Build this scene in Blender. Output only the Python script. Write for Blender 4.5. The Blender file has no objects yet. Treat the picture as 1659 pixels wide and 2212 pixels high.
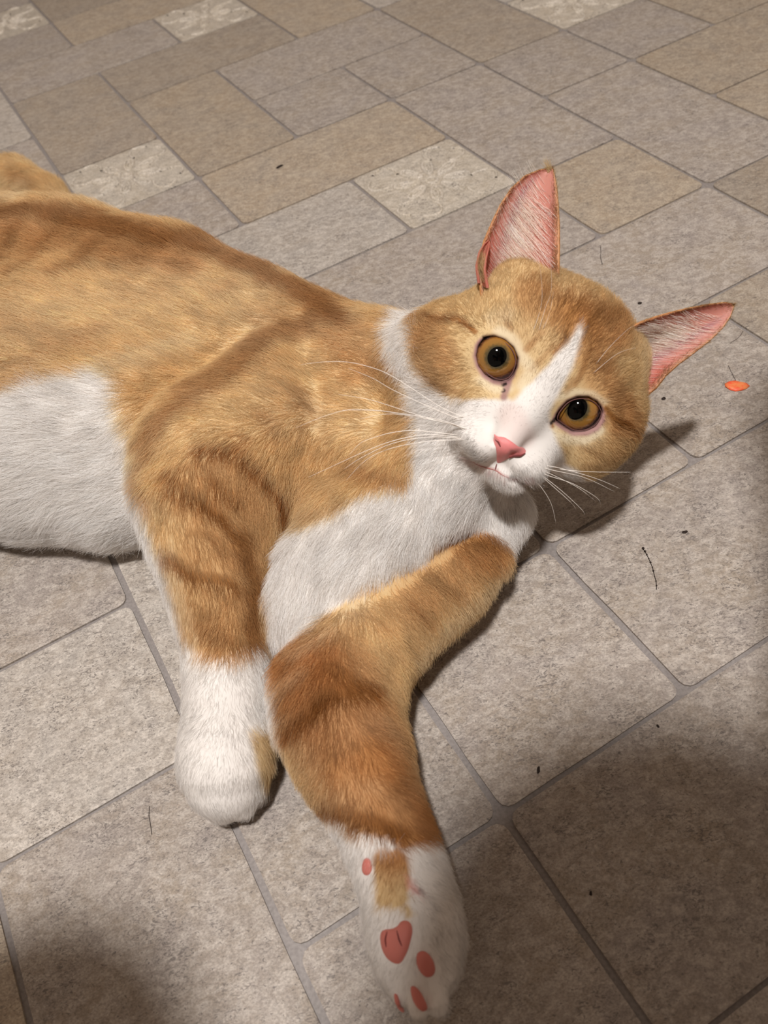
import bpy, bmesh, math, random
import numpy as np
from mathutils import Matrix, Vector
from mathutils.bvhtree import BVHTree

# ------------------------------------------------------------------ camera, world, lamps, exposure
SC = bpy.context.scene
COL = SC.collection
W, H, F = 1659.0, 2212.0, 1791.97           # frame and focal length in pixels
CAM_H = 0.354                                # lens height above the floor (tile module = 10 cm)
TH, ROLL, PSI = 0.697479, 0.206086, 0.368652 # tilt from nadir, roll, direction of the tile grid
_rx = np.array([[1, 0, 0], [0, math.cos(TH), math.sin(TH)], [0, -math.sin(TH), math.cos(TH)]])
_rz = np.array([[math.cos(ROLL), -math.sin(ROLL), 0], [math.sin(ROLL), math.cos(ROLL), 0], [0, 0, 1]])
RWC = _rz @ _rx                              # world -> camera
CAMP = np.array([0.0, 0.0, CAM_H])

cam_data = bpy.data.cameras.new('camera')
cam = bpy.data.objects.new('camera', cam_data)
COL.objects.link(cam)
cam_data.sensor_fit = 'VERTICAL'
cam_data.sensor_height = 24.0
cam_data.sensor_width = 18.0
cam_data.lens = F / H * 24.0
cam_data.clip_start = 0.01
m = Matrix.Identity(4)
for i in range(3):
    for j in range(3):
        m[i][j] = RWC[j][i]
m.translation = Vector(CAMP)
cam.matrix_world = m
cam_data.dof.use_dof = True
cam_data.dof.focus_distance = 0.415
cam_data.dof.aperture_fstop = 9.0
SC.camera = cam

SC.view_settings.view_transform = 'Standard'
SC.view_settings.look = 'None'
SC.view_settings.gamma = 1.0
SC.view_settings.use_curve_mapping = False
SC.view_settings.exposure = 0.0

world = bpy.data.worlds.new('room_light')
SC.world = world
world.use_nodes = True
bgn = world.node_tree.nodes['Background']
bgn.inputs[0].default_value = (1.0, 0.76, 0.58, 1)
bgn.inputs[1].default_value = 0.31

def lamp(name, loc, power, radius, col):
    d = bpy.data.lights.new(name, 'POINT')
    d.energy = power; d.shadow_soft_size = radius; d.color = col
    o = bpy.data.objects.new(name, d); o.location = loc
    COL.objects.link(o)
    return o
lamp('ceiling_lamp', (-0.06, -0.22, 1.6), 123, 0.045, (1.0, 0.955, 0.915))

# ------------------------------------------------------------------ helpers
def ray(px, py):
    return RWC.T @ np.array([(px - W / 2) / F, -(py - H / 2) / F, -1.0])
def at(px, py, z=0.0):                       # the point at height z seen at a pixel of the photograph
    v = ray(px, py)
    return CAMP + v * ((CAM_H - z) / -v[2])
def mpp(p):                                  # metres per pixel at a point
    return np.linalg.norm(np.asarray(p) - CAMP) / F
def project(P):
    q = (np.asarray(P) - CAMP) @ RWC.T
    return np.stack([W / 2 - F * q[:, 0] / q[:, 2], H / 2 + F * q[:, 1] / q[:, 2]], 1)

def link(name, me, mat=None, parent=None, smooth=True):
    o = bpy.data.objects.new(name, me)
    COL.objects.link(o)
    if mat: me.materials.append(mat)
    if smooth and hasattr(me, 'polygons'):
        me.polygons.foreach_set('use_smooth', [True] * len(me.polygons))
    if parent: o.parent = parent
    return o
def mesh(name, vs, fs, mat=None, parent=None, smooth=True):
    me = bpy.data.meshes.new(name)
    me.from_pydata([tuple(map(float, v)) for v in vs], [], [tuple(map(int, f)) for f in fs])
    me.update()
    return link(name, me, mat, parent, smooth)
def thing(name, label, cat, loc=(0, 0, 0), group=None):
    o = bpy.data.objects.new(name, None); COL.objects.link(o)
    o.empty_display_size = 0.02; o.location = loc
    o['label'] = label; o['category'] = cat
    if group: o['group'] = group
    return o
def new_mat(name, rough=0.5, spec=0.5):
    mt = bpy.data.materials.new(name); mt.use_nodes = True
    nt = mt.node_tree; b = nt.nodes['Principled BSDF']
    b.inputs['Roughness'].default_value = rough
    b.inputs['Specular IOR Level'].default_value = spec
    return mt, nt, b
def srgb(r, g, b):
    f = lambda c: (c / 255) / 12.92 if c / 255 <= 0.04045 else ((c / 255 + 0.055) / 1.055) ** 2.4
    return (f(r), f(g), f(b))
def nd(nt, typ, **kw):
    n = nt.nodes.new(typ)
    for k, v in kw.items():
        if k.startswith('i_'):
            n.inputs[k[2:].replace('_', ' ')].default_value = v
        else:
            setattr(n, k, v)
    return n
# ------------------------------------------------------------------ floor
U = 0.2825 * CAM_H                            # tile module
CP, SP = math.cos(PSI), math.sin(PSI)
def grid(i, j):
    gx, gy = (0.183 + 0.2825 * i) * CAM_H, (0.295 + 0.283 * j) * CAM_H
    return (CP * gx - SP * gy, SP * gx + CP * gy)

def ramp(nt, stops, interp='LINEAR'):
    r = nt.nodes.new('ShaderNodeValToRGB'); r.color_ramp.interpolation = interp
    e = r.color_ramp.elements
    while len(e) < len(stops): e.new(0.5)
    for k, (p, c) in enumerate(stops):
        e[k].position = p; e[k].color = (*c, 1) if len(c) == 3 else c
    return r
def mix(nt, fac, a, b, mode='MIX'):
    n = nt.nodes.new('ShaderNodeMix'); n.data_type = 'RGBA'; n.blend_type = mode
    for sock, v in ((n.inputs[0], fac), (n.inputs[6], a), (n.inputs[7], b)):
        if isinstance(v, bpy.types.NodeSocket): nt.links.new(v, sock)
        elif isinstance(v, tuple): sock.default_value = (*v, 1) if len(v) == 3 else v
        else: sock.default_value = v
    return n.outputs[2]

def tile_material(name, base, warm, light, warmth):
    mt, nt, b = new_mat(name, 0.5, 0.25)
    L = nt.links.new
    geo = nd(nt, 'ShaderNodeNewGeometry'); oi = nd(nt, 'ShaderNodeObjectInfo')
    off = nd(nt, 'ShaderNodeVectorMath', operation='MULTIPLY_ADD')
    comb = nd(nt, 'ShaderNodeCombineXYZ')
    L(oi.outputs['Random'], comb.inputs[0]); L(oi.outputs['Random'], comb.inputs[2])
    L(comb.outputs[0], off.inputs[0]); off.inputs[1].default_value = (3, 3, 3)
    L(geo.outputs['Position'], off.inputs[2])
    def noise(scale, detail=3, rough=0.55, dist=0.0, sy=1.0):
        mp = nd(nt, 'ShaderNodeMapping'); mp.inputs['Scale'].default_value = (1, sy, 1)
        mp.inputs['Rotation'].default_value = (0, 0, -PSI)
        L(off.outputs[0], mp.inputs[0])
        n = nd(nt, 'ShaderNodeTexNoise', i_Scale=scale, i_Detail=detail, i_Roughness=rough, i_Distortion=dist)
        L(mp.outputs[0], n.inputs['Vector'])
        return n.outputs['Fac']
    big = ramp(nt, [(0.35, (0, 0, 0)), (0.65, (1, 1, 1))]); L(noise(28, 4, 0.6, 0.6), big.inputs[0])
    c = mix(nt, big.outputs[0], base, warm)
    c = mix(nt, warmth, c, warm)
    mid = ramp(nt, [(0.42, (0, 0, 0)), (0.62, (1, 1, 1))]); L(noise(170, 5, 0.65, 0.5, 1.5), mid.inputs[0])
    mfac = nd(nt, 'ShaderNodeMath', operation='MULTIPLY'); mfac.inputs[1].default_value = 0.75
    L(mid.outputs[0], mfac.inputs[0]); c = mix(nt, mfac.outputs[0], c, light)
    # speckle
    spk = ramp(nt, [(0.30, (0, 0, 0)), (0.70, (1, 1, 1))]); L(noise(900, 4, 0.7, 0, 1.3), spk.inputs[0])
    sp2 = nd(nt, 'ShaderNodeMapRange'); sp2.inputs['To Min'].default_value = 0.66; sp2.inputs['To Max'].default_value = 1.30
    L(spk.outputs[0], sp2.inputs['Value'])
    c = mix(nt, 1.0, c, sp2.outputs[0], 'MULTIPLY')
    # clustered dark crumbs
    cl = ramp(nt, [(0.44, (0, 0, 0)), (0.62, (1, 1, 1))]); L(noise(60, 2, 0.5), cl.inputs[0])
    cr = ramp(nt, [(0.53, (0, 0, 0)), (0.61, (1, 1, 1))]); L(noise(430, 4, 0.62, 1.2, 1.9), cr.inputs[0])
    cm = nd(nt, 'ShaderNodeMath', operation='MULTIPLY'); L(cl.outputs[0], cm.inputs[0]); L(cr.outputs[0], cm.inputs[1])
    cr2 = ramp(nt, [(0.61, (0, 0, 0)), (0.67, (1, 1, 1))]); L(noise(600, 3, 0.6, 0.8, 1.5), cr2.inputs[0])
    cx = nd(nt, 'ShaderNodeMath', operation='MAXIMUM'); L(cm.outputs[0], cx.inputs[0]); L(cr2.outputs[0], cx.inputs[1])
    cs = nd(nt, 'ShaderNodeMath', operation='MULTIPLY'); cs.inputs[1].default_value = 0.72; L(cx.outputs[0], cs.inputs[0])
    c = mix(nt, cs.outputs[0], c, srgb(92, 86, 84))
    # tile-to-tile tone
    tr = nd(nt, 'ShaderNodeMapRange'); tr.inputs['To Min'].default_value = 0.93; tr.inputs['To Max'].default_value = 1.05
    L(oi.outputs['Random'], tr.inputs['Value'])
    c = mix(nt, 1.0, c, tr.outputs[0], 'MULTIPLY')
    L(c, b.inputs['Base Color'])
    bp = nd(nt, 'ShaderNodeBump'); bp.inputs['Strength'].default_value = 0.22; bp.inputs['Distance'].default_value = 0.0006
    L(noise(520, 4, 0.6, 0.4), bp.inputs['Height']); L(bp.outputs[0], b.inputs['Normal'])
    return mt

T_GREY = tile_material('grey_tile', srgb(150, 142, 137), srgb(153, 142, 130), srgb(182, 174, 166), 0.1)
T_TAN = tile_material('tan_tile', srgb(151, 141, 130), srgb(158, 143, 125), srgb(181, 169, 152), 0.18)
T_DUSK = tile_material('dusky_tile', srgb(144, 135, 126), srgb(149, 136, 121), srgb(172, 162, 149), 0.2)
T_LIGHT = tile_material('pale_tile', srgb(162, 156, 150), srgb(164, 155, 145), srgb(194, 187, 179), 0.1)
T_FLOWER = tile_material('embossed_tile', srgb(172, 165, 155), srgb(174, 164, 149), srgb(198, 190, 178), 0.1)
T_RELIEF = tile_material('embossed_relief', srgb(188, 181, 170), srgb(190, 180, 164), srgb(213, 205, 194), 0.1)
grout_m, gnt, gb = new_mat('grout', 0.5, 0.4)
gn = nd(gnt, 'ShaderNodeTexNoise', i_Scale=700.0, i_Detail=4.0)
gg = nd(gnt, 'ShaderNodeNewGeometry'); gnt.links.new(gg.outputs['Position'], gn.inputs['Vector'])
gr = ramp(gnt, [(0.3, srgb(124, 118, 116)), (0.7, srgb(146, 140, 137))]); gnt.links.new(gn.outputs['Fac'], gr.inputs[0])
gnt.links.new(gr.outputs[0], gb.inputs['Base Color'])

rnd = random.Random(5)
# floor slab whose top is the grout bed
bm = bmesh.new()
G_TOP = -0.0015
sl = [(*(grid(i, j)), z) for z in (-0.02, G_TOP) for i, j in ((-7, -6), (11, -6), (11, 17), (-7, 17))]
vs = [bm.verts.new(p) for p in sl]
for f in ((3, 2, 1, 0), (4, 5, 6, 7), (0, 1, 5, 4), (1, 2, 6, 5), (2, 3, 7, 6), (3, 0, 4, 7)):
    bm.faces.new([vs[k] for k in f])
me = bpy.data.meshes.new('floor'); bm.to_mesh(me)
floor = link('floor', me, grout_m, smooth=False)
floor['kind'] = 'structure'; floor['label'] = 'speckled grey and tan floor of mixed square and oblong tiles with grey grout'

# (i0, j0, i1, j1, look)
TILES = [(0, 6, 1, 7, 'F'), (0, 7, 1, 9, 'D'), (0, 9, 2, 10, 'G'), (1, 10, 3, 11, 'T'), (0, 11, 1, 12, 'F'), (0, 10, 1, 11, 'G'),
         (2, 9, 3, 10, 'F'), (1, 8, 3, 9, 'D'), (1, 6, 2, 8, 'T'), (2, 7, 4, 8, 'G'), (3, 8, 4, 10, 'T'), (2, 6, 3, 7, 'G'),
         (3, 6, 4, 7, 'G'), (4, 6, 5, 8, 'D'), (5, 6, 6, 7, 'F'), (5, 5, 6, 6, 'G'), (4, 5, 5, 6, 'G'), (4, 3, 5, 5, 'G'),
         (5, 4, 7, 5, 'T'), (5, 3, 6, 4, 'T'), (6, 5, 7, 7, 'T'), (3, 4, 4, 6, 'G'), (1, 5, 3, 6, 'T'), (2, 4, 3, 5, 'F'),
         (0, 4, 2, 5, 'L'), (0, 5, 1, 6, 'G'), (3, 3, 4, 4, 'T'), (1, 3, 3, 4, 'G'), (2, 2, 4, 3, 'G'), (4, 2, 5, 3, 'D'),
         (2, 1, 3, 2, 'G'), (3, 1, 4, 2, 'D'), (1, 1, 2, 2, 'G'), (1, 0, 3, 1, 'G'), (0, 0, 1, 1, 'G'), (0, -1, 2, 0, 'G'),
         (-1, -1, 0, 0, 'G'), (-1, 0, 0, 1, 'G'), (-1, 1, 0, 3, 'L'), (-3, 2, -1, 3, 'G'), (-2, 1, -1, 2, 'L'), (-2, -1, -1, 1, 'G'),
         (-1, 8, 0, 10, 'L'), (-1, 7, 0, 8, 'G'), (-1, 5, 0, 7, 'D'), (-1, 3, 0, 5, 'G'), (0, 1, 1, 3, 'G'), (0, 3, 1, 4, 'D'),
         (1, 2, 2, 3, 'G'), (1, 11, 2, 13, 'D'), (3, 10, 5, 11, 'G'), (4, 8, 5, 10, 'L'), (-3, 1, -2, 2, 'D'), (-3, -1, -2, 1, 'T')]
used = {}
for t in TILES:
    for i in range(t[0], t[2]):
        for j in range(t[1], t[3]): used[(i, j)] = 1
for j in range(-5, 16):
    for i in range(-6, 10):
        if (i, j) in used: continue
        w_, h_ = rnd.choice(((1, 1), (2, 1), (1, 2)))
        if any((i + a, j + b_) in used or i + a > 9 or j + b_ > 15 for a in range(w_) for b_ in range(h_)): w_ = h_ = 1
        for a in range(w_):
            for b_ in range(h_): used[(i + a, j + b_)] = 1
        TILES.append((i, j, i + w_, j + h_, rnd.choice('GGDTL')))

def tile_outline(x0, y0, x1, y1, inset, rad, jit):
    pts = []
    cx = [(x1, y1, 0), (x0, y1, 90), (x0, y0, 180), (x1, y0, 270)]
    k = 0
    for n, (px_, py_, a0) in enumerate(cx):
        sx = -1 if px_ == x1 else 1; sy = -1 if py_ == y1 else 1
        ox, oy = px_ + sx * (inset + rad), py_ + sy * (inset + rad)
        for a in (0, 30, 60, 90):
            t_ = math.radians(a0 + a); pts.append((ox + rad * math.cos(t_), oy + rad * math.sin(t_)))
        nx_, ny_, _ = cx[(n + 1) % 4]
        for q in (0.28, 0.5, 0.72):           # slightly wavy edges
            ex, ey = px_ + (nx_ - px_) * q, py_ + (ny_ - py_) * q
            if n % 2 == 0: ey += sy * (inset + jit[k])
            else: ex += (1 if px_ == x0 else -1) * (inset + jit[k])
            pts.append((ex, ey)); k += 1
    return pts
MATS = {'G': T_GREY, 'D': T_DUSK, 'T': T_TAN, 'L': T_LIGHT, 'F': T_FLOWER}
flower_tiles = []
for (i0, j0, i1, j1, look) in TILES:
    w_, h_ = (i1 - i0) * U, (j1 - j0) * 0.283 * CAM_H
    jit = [rnd.uniform(-0.0004, 0.0003) for _ in range(12)]
    # grout lines that run up the grid are wider than those across it
    ins = 0.0011; rad = 0.0052 if look != 'F' else 0.004
    L0 = tile_outline(0.0005, 0, w_ - 0.0005, h_, ins, rad, jit)
    L1 = tile_outline(0.0005, 0, w_ - 0.0005, h_, ins + 0.0009, rad - 0.0004, jit)
    n = len(L0)
    vs = [(x_, y_, G_TOP) for x_, y_ in L0] + [(x_, y_, 0.0) for x_, y_ in L0] + [(x_, y_, 0.0002) for x_, y_ in L1]
    fs = []
    for r_ in (0, 1):
        for k in range(n):
            fs.append((r_ * n + k, r_ * n + (k + 1) % n, (r_ + 1) * n + (k + 1) % n, (r_ + 1) * n + k))
    fs.append(tuple(range(2 * n, 3 * n)))
    o = mesh('tile', vs, fs, MATS[look], floor, smooth=False)
    gx, gy = grid(i0, j0)
    o.location = (gx, gy, -0.0002); o.rotation_euler = (0, 0, PSI)
    if look == 'F':
        o['label'] = 'pale tile embossed with a flower'
        flower_tiles.append((o, w_, h_))

# embossed flower on the pale tiles: eight looped petals and scrolls in the corners, low relief
def ridge(bm, pts, r, hgt, closed=True, nseg=6):
    n = len(pts); rows = []
    for k in range(n):
        p = np.array(pts[k]); a = np.array(pts[(k - 1) % n] if closed or k else pts[k]); b_ = np.array(pts[(k + 1) % n] if closed or k < n - 1 else pts[k])
        t_ = b_ - a; t_ = t_ / (np.linalg.norm(t_) + 1e-9); nn = np.array([-t_[1], t_[0]])
        rows.append([bm.verts.new((*(p + nn * r * math.cos(q)), 0.0001 + hgt * math.sin(q))) for q in np.linspace(0, math.pi, nseg)])
    for k in range(n if closed else n - 1):
        A_, B_ = rows[k], rows[(k + 1) % n]
        for s in range(nseg - 1): bm.faces.new((A_[s], A_[s + 1], B_[s + 1], B_[s]))
bm = bmesh.new()
for k in range(8):
    a = k * math.pi / 4 + math.pi / 8
    ca, sa = math.cos(a), math.sin(a)
    el = []
    for q in np.linspace(0, 2 * math.pi, 18, endpoint=False):
        rr = 0.0205 + 0.0105 * math.cos(q); tt = 0.0052 * math.sin(q) * (0.75 + 0.25 * math.cos(q))
        el.append((ca * rr - sa * tt, sa * rr + ca * tt))
    ridge(bm, el, 0.0016, 0.0011)
    inner = [(ca * (0.0205 + 0.006 * math.cos(q)) - sa * 0.0016 * math.sin(q), sa * (0.0205 + 0.006 * math.cos(q)) + ca * 0.0016 * math.sin(q)) for q in np.linspace(0, 2 * math.pi, 10, endpoint=False)]
    ridge(bm, inner, 0.0010, 0.0008)
ridge(bm, [(0.0045 * math.cos(q), 0.0045 * math.sin(q)) for q in np.linspace(0, 2 * math.pi, 14, endpoint=False)], 0.0016, 0.0010)
for k in range(4):
    a = k * math.pi / 2 + math.pi / 4
    for s in (-1, 1):
        pl = []
        for q in np.linspace(0, 1, 14):
            ang = a + s * (0.10 + 0.30 * math.sin(q * 2.6)); rr = 0.052 - 0.016 * q + 0.004 * math.sin(q * 5)
            pl.append((rr * math.cos(ang), rr * math.sin(ang)))
        ridge(bm, pl, 0.0012, 0.0009, False)
relief = bpy.data.meshes.new('flower_relief'); bm.to_mesh(relief); relief.materials.append(T_RELIEF)
for v in relief.vertices: v.co.z *= 1.8
relief.polygons.foreach_set('use_smooth', [True] * len(relief.polygons))
for o, w_, h_ in flower_tiles:
    r = bpy.data.objects.new('flower_relief', relief); COL.objects.link(r)
    r.parent = o; r.location = (w_ / 2, h_ / 2, 0.0)
# ------------------------------------------------------------------ the cat: one continuous skin from a distance field
def smin(a, b, k):
    h = np.maximum(k - np.abs(a - b), 0) / k
    return np.minimum(a, b) - h * h * k * 0.25
def smax(a, b, k): return -smin(-a, -b, k)
def sd_cone(p, a, b, ra, rb):
    ba = b - a; l2 = float(ba @ ba); pa = p - a
    t = np.clip((pa @ ba) / l2, 0, 1)
    d = pa - t[:, None] * ba
    return np.sqrt((d * d).sum(1)) - (ra + (rb - ra) * t)
def sd_ell(p, c, Rm, r):
    q = (p - c) @ Rm.T
    k0 = np.sqrt(((q / r) ** 2).sum(1)); k1 = np.sqrt(((q / (r * r)) ** 2).sum(1)) + 1e-9
    return k0 * (k0 - 1) / k1

def chain(pts):                               # (px, py, height, radius in px) -> round cones
    o = []
    for x_, y_, z_, r_ in pts:
        c = at(x_, y_, z_); o.append((c, r_ * mpp(c)))
    return o

# head frame: eye axis, up, forward
HC = at(1164, 835, 0.112)                     # between the eyes
MM = mpp(HC) * 4.31                          # one head-millimetre at this distance
_e = RWC.T @ np.array([0.834, -0.551, 0]); _v = RWC.T @ np.array([0.551, 0.834, 0])
_n = -ray(1164, 835); _n /= np.linalg.norm(_n)
_e = _e - _n * (_e @ _n); _e /= np.linalg.norm(_e); _v = np.cross(_n, _e)
yaw = math.radians(9); pit = math.radians(-2)
HE = _e * math.cos(yaw) - _n * math.sin(yaw); HN = _n * math.cos(yaw) + _e * math.sin(yaw); HV = _v
HV, HN = HV * math.cos(pit) - HN * math.sin(pit), HN * math.cos(pit) + HV * math.sin(pit)
HR = np.array([HE, HV, HN])                   # rows
def hd(u, v, n): return HC + (HE * u + HV * v + HN * n) * MM     # millimetres in the head frame
def hp(px, py, n):                            # pixel ray meets the head plane at depth n mm
    d = ray(px, py); o = HC + HN * n * MM
    t = ((o - CAMP) @ HN) / (d @ HN)
    return CAMP + d * t
EYES = [hp(1076, 774, 0), hp(1253, 889, -1)]
E_R = 12.4 * MM                                  # eyeball radius
EYEC = [EYES[0] - HN * 8.3 * MM, EYES[1] - HN * 8.6 * MM]

TORSO = [chain([(-420, 820, .058, 190), (-230, 700, .058, 190), (-50, 640, .058, 180), (150, 650, .058, 180), (350, 690, .058, 178), (540, 745, .056, 152), (700, 795, .056, 132), (840, 815, .064, 120), (950, 800, .076, 104)]),
         chain([(-300, 930, .052, 160), (-60, 905, .050, 165), (110, 915, .048, 163), (270, 935, .046, 160), (430, 965, .046, 152), (600, 1000, .05, 150)]),
         chain([(-300, 1030, .028, 104), (-60, 1025, .028, 104), (110, 1040, .028, 102), (270, 1060, .028, 96), (380, 1050, .03, 90)]),
         chain([(-260, 820, .060, 175), (-50, 800, .060, 172), (150, 800, .058, 168), (330, 830, .055, 155)])]
HAUNCH = [chain([(-260, 860, .075, 190), (-330, 1080, .05, 150)]), chain([(-330, 1080, .045, 120), (-200, 1330, .03, 75), (-330, 1450, .02, 60)])]
TAIL = [chain([(-330, 600, .05, 60), (-200, 430, .03, 55), (-60, 392, .02, 52), (30, 395, .018, 52), (95, 432, .018, 50), (140, 500, .02, 46)])]
CHEST = [chain([(915, 830, .080, 104), (960, 935, .076, 112), (925, 1050, .060, 124), (800, 1160, .052, 138), (715, 1250, .047, 118), (672, 1320, .042, 84), (655, 1372, .034, 72)]),
         chain([(1015, 1050, .044, 82), (1085, 1105, .036, 62), (1060, 1160, .034, 60)]),
         chain([(740, 880, .058, 130), (780, 1000, .050, 120), (700, 1060, .050, 110)])]
LEG1 = [chain([(640, 830, .062, 125), (560, 900, .064, 135), (455, 985, .068, 150), (440, 1060, .062, 138), (457, 1140, .054, 118), (468, 1220, .046, 111), (482, 1310, .037, 96), (494, 1400, .029, 83), (490, 1500, .0235, 79), (487, 1600, .0225, 82), (487, 1665, .0220, 84), (490, 1695, .0185, 72)]),
        chain([(640, 830, .062, 125), (590, 960, .062, 130), (530, 1060, .058, 120), (500, 1160, .05, 95)])]
LEG2 = [chain([(1045, 1200, .034, 76), (960, 1260, .034, 92), (860, 1330, .035, 108), (770, 1410, .035, 128), (723, 1500, .033, 136), (739, 1580, .032, 126), (777, 1670, .031, 110), (829, 1780, .029, 92), (863, 1870, .028, 88), (888, 1960, .029, 88), (900, 2040, .030, 92), (905, 2090, .031, 84)])]
TOES1 = [chain([(428, 1680, .017, 40), (438, 1724, .012, 36)]), chain([(470, 1690, .020, 40), (480, 1758, .013, 36)]),
         chain([(520, 1688, .019, 40), (528, 1750, .013, 35)]), chain([(556, 1668, .015, 34), (560, 1712, .011, 31)])]
TOES2 = [chain([(860, 2060, .034, 50), (868, 2150, .037, 40)]), chain([(890, 2080, .036, 52), (905, 2180, .039, 42)]),
         chain([(930, 2070, .036, 52), (945, 2170, .038, 44)]), chain([(945, 1960, .034, 44), (962, 2050, .036, 40), (966, 2115, .037, 34)]),
         chain([(895, 1880, .033, 50), (930, 1925, .036, 40)]), chain([(838, 1975, .037, 30), (836, 1990, .036, 32)])]
def dset(p, chains, k):
    d = None
    for ch in chains:
        for (a, ra), (b, rb) in zip(ch[:-1], ch[1:]):
            c = sd_cone(p, a, b, ra, rb)
            d = c if d is None else smin(d, c, k)
    return d
def he(p, u, v, n, ru, rv, rn): return sd_ell(p, hd(u, v, n), HR, np.array([ru, rv, rn]) * MM)
def hcone(p, a, b, ra, rb): return sd_cone(p, hd(*a), hd(*b), ra * MM, rb * MM)

LIDS = [[(1050, 734), (1067, 731), (1088, 739), (1105, 754), (1114, 775), (1112, 792), (1105, 808), (1096, 817), (1084, 820), (1069, 817), (1052, 806), (1040, 789), (1035, 770), (1039, 750)],
        [(1204, 905), (1206, 896), (1212, 886), (1227, 870), (1246, 862), (1269, 862), (1287, 872), (1296, 883), (1299, 892), (1295, 905), (1285, 919), (1266, 928), (1241, 929), (1222, 919), (1208, 909)]]
def uv_of(p): return (p - HC) @ HR.T / MM
LIDUV = [np.array([uv_of(hp(x_, y_, 1.5))[:2] for x_, y_ in L_]) for L_ in LIDS]
def sd_poly(q, V):                            # signed distance to a closed outline
    d = np.full(len(q), 1e9); s = np.ones(len(q))
    for i in range(len(V)):
        a, b = V[i], V[i - 1]
        e = b - a; w = q - a
        t = np.clip((w @ e) / (e @ e), 0, 1)
        d = np.minimum(d, ((w - t[:, None] * e) ** 2).sum(1))
        c1 = q[:, 1] >= a[1]; c2 = q[:, 1] < b[1]; c3 = e[0] * w[:, 1] > e[1] * w[:, 0]
        s = np.where((c1 & c2 & c3) | (~c1 & ~c2 & ~c3), -s, s)
    return s * np.sqrt(d)
def sdf_head(p):
    d = he(p, 0, 9, -40, 53, 46, 46)
    d = smin(d, he(p, 0, 25, -28, 41, 26.5, 26), .016)
    for s in (-1, 1):
        d = smin(d, he(p, s * 37, -14, -28, 22, 21, 25), .014)         # cheeks
        d = smin(d, he(p, s * 25, 3, -14, 17, 16, 15), .010)           # orbit
        d = smin(d, hcone(p, (s * 8, 16, -7), (s * 26, 17, -9), 6.5, 6), .008)   # brow
        d = smin(d, he(p, s * 32, 35, -37, 14, 12, 11), .012)          # ear roots
    d = smin(d, he(p, 47, 7, -34, 17, 20, 20), .012)                   # cheek tuft by the lower eye
    d = smin(d, he(p, 41, -8, -30, 19, 18, 24), .012)
    d = smin(d, he(p, -50, -16, -50, 20, 26, 24), .022)                 # ruff
    d = smin(d, hcone(p, (0, 14, -12), (0, -14, 5), 14, 11.5), .012)      # bridge
    d = smin(d, hcone(p, (0, -14, 6), (0, -29, 14), 10.5, 8.5), .006)
    for s in (-1, 1):
        d = smin(d, he(p, s * 12 + 2.5, -36.5 + s * 1.5, 5, 14, 9, 13), .0055)     # whisker pads
        d = smin(d, he(p, s * 17, -24, -4, 13, 15, 13), .010)
    d = smin(d, he(p, 11, -44.5, 3, 10.5, 8, 12), .004)                    # chin
    d = smin(d, he(p, 2, -34, -22, 26, 18, 24), .010)                  # jaw
    # mouth line
    for s in (-1, 1):
        d = smax(d, -hcone(p, (5, -45, 19.5), (5 + s * 8, -46.5 + s * 2.5, 15), .5, .6), .0014)
        d = smax(d, -hcone(p, (5 + s * 8, -46.5 + s * 2.5, 15), (5 + s * 19, -43 + s * 3, 4), .7, .4), .0014)
        d = smax(d, -hcone(p, (s * 4.2, -33.5, 25.5), (s * 5.8, -32.5, 18), .9, .7), .001)   # nostrils
    d = smax(d, -hcone(p, (4, -38, 24), (5, -45, 19.5), .5, .5), .001)
    # openings of the eyes
    near = np.minimum(((p - EYES[0]) ** 2).sum(1), ((p - EYES[1]) ** 2).sum(1)) < .022 ** 2
    if near.any():
        q = uv_of(p[near]); dn = d[near]
        for L_ in LIDUV:
            c_ = np.maximum(sd_poly(q[:, :2], L_), -(q[:, 2] + 16)) * .001
            dn = smax(dn, -c_, .0018)
        d[near] = dn
    return d
def sdf(p):
    d = dset(p, TORSO, .03)
    d = smin(d, dset(p, CHEST, .02), .02)
    d = smin(d, dset(p, HAUNCH, .03), .02)
    d = smin(d, dset(p, TAIL, .005), .006)
    l1 = smin(dset(p, LEG1, .02), dset(p, TOES1, .0010), .0045)
    d = smin(d, l1, .004)
    l2 = smin(dset(p, LEG2, .015), dset(p, TOES2, .0012), .003)
    d = smin(d, l2, .005)
    d = smin(d + .0040, sdf_head(p) + .0012, .018)
    return smax(d, 0.0008 - p[:, 2], .006)    # resting on the floor

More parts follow.
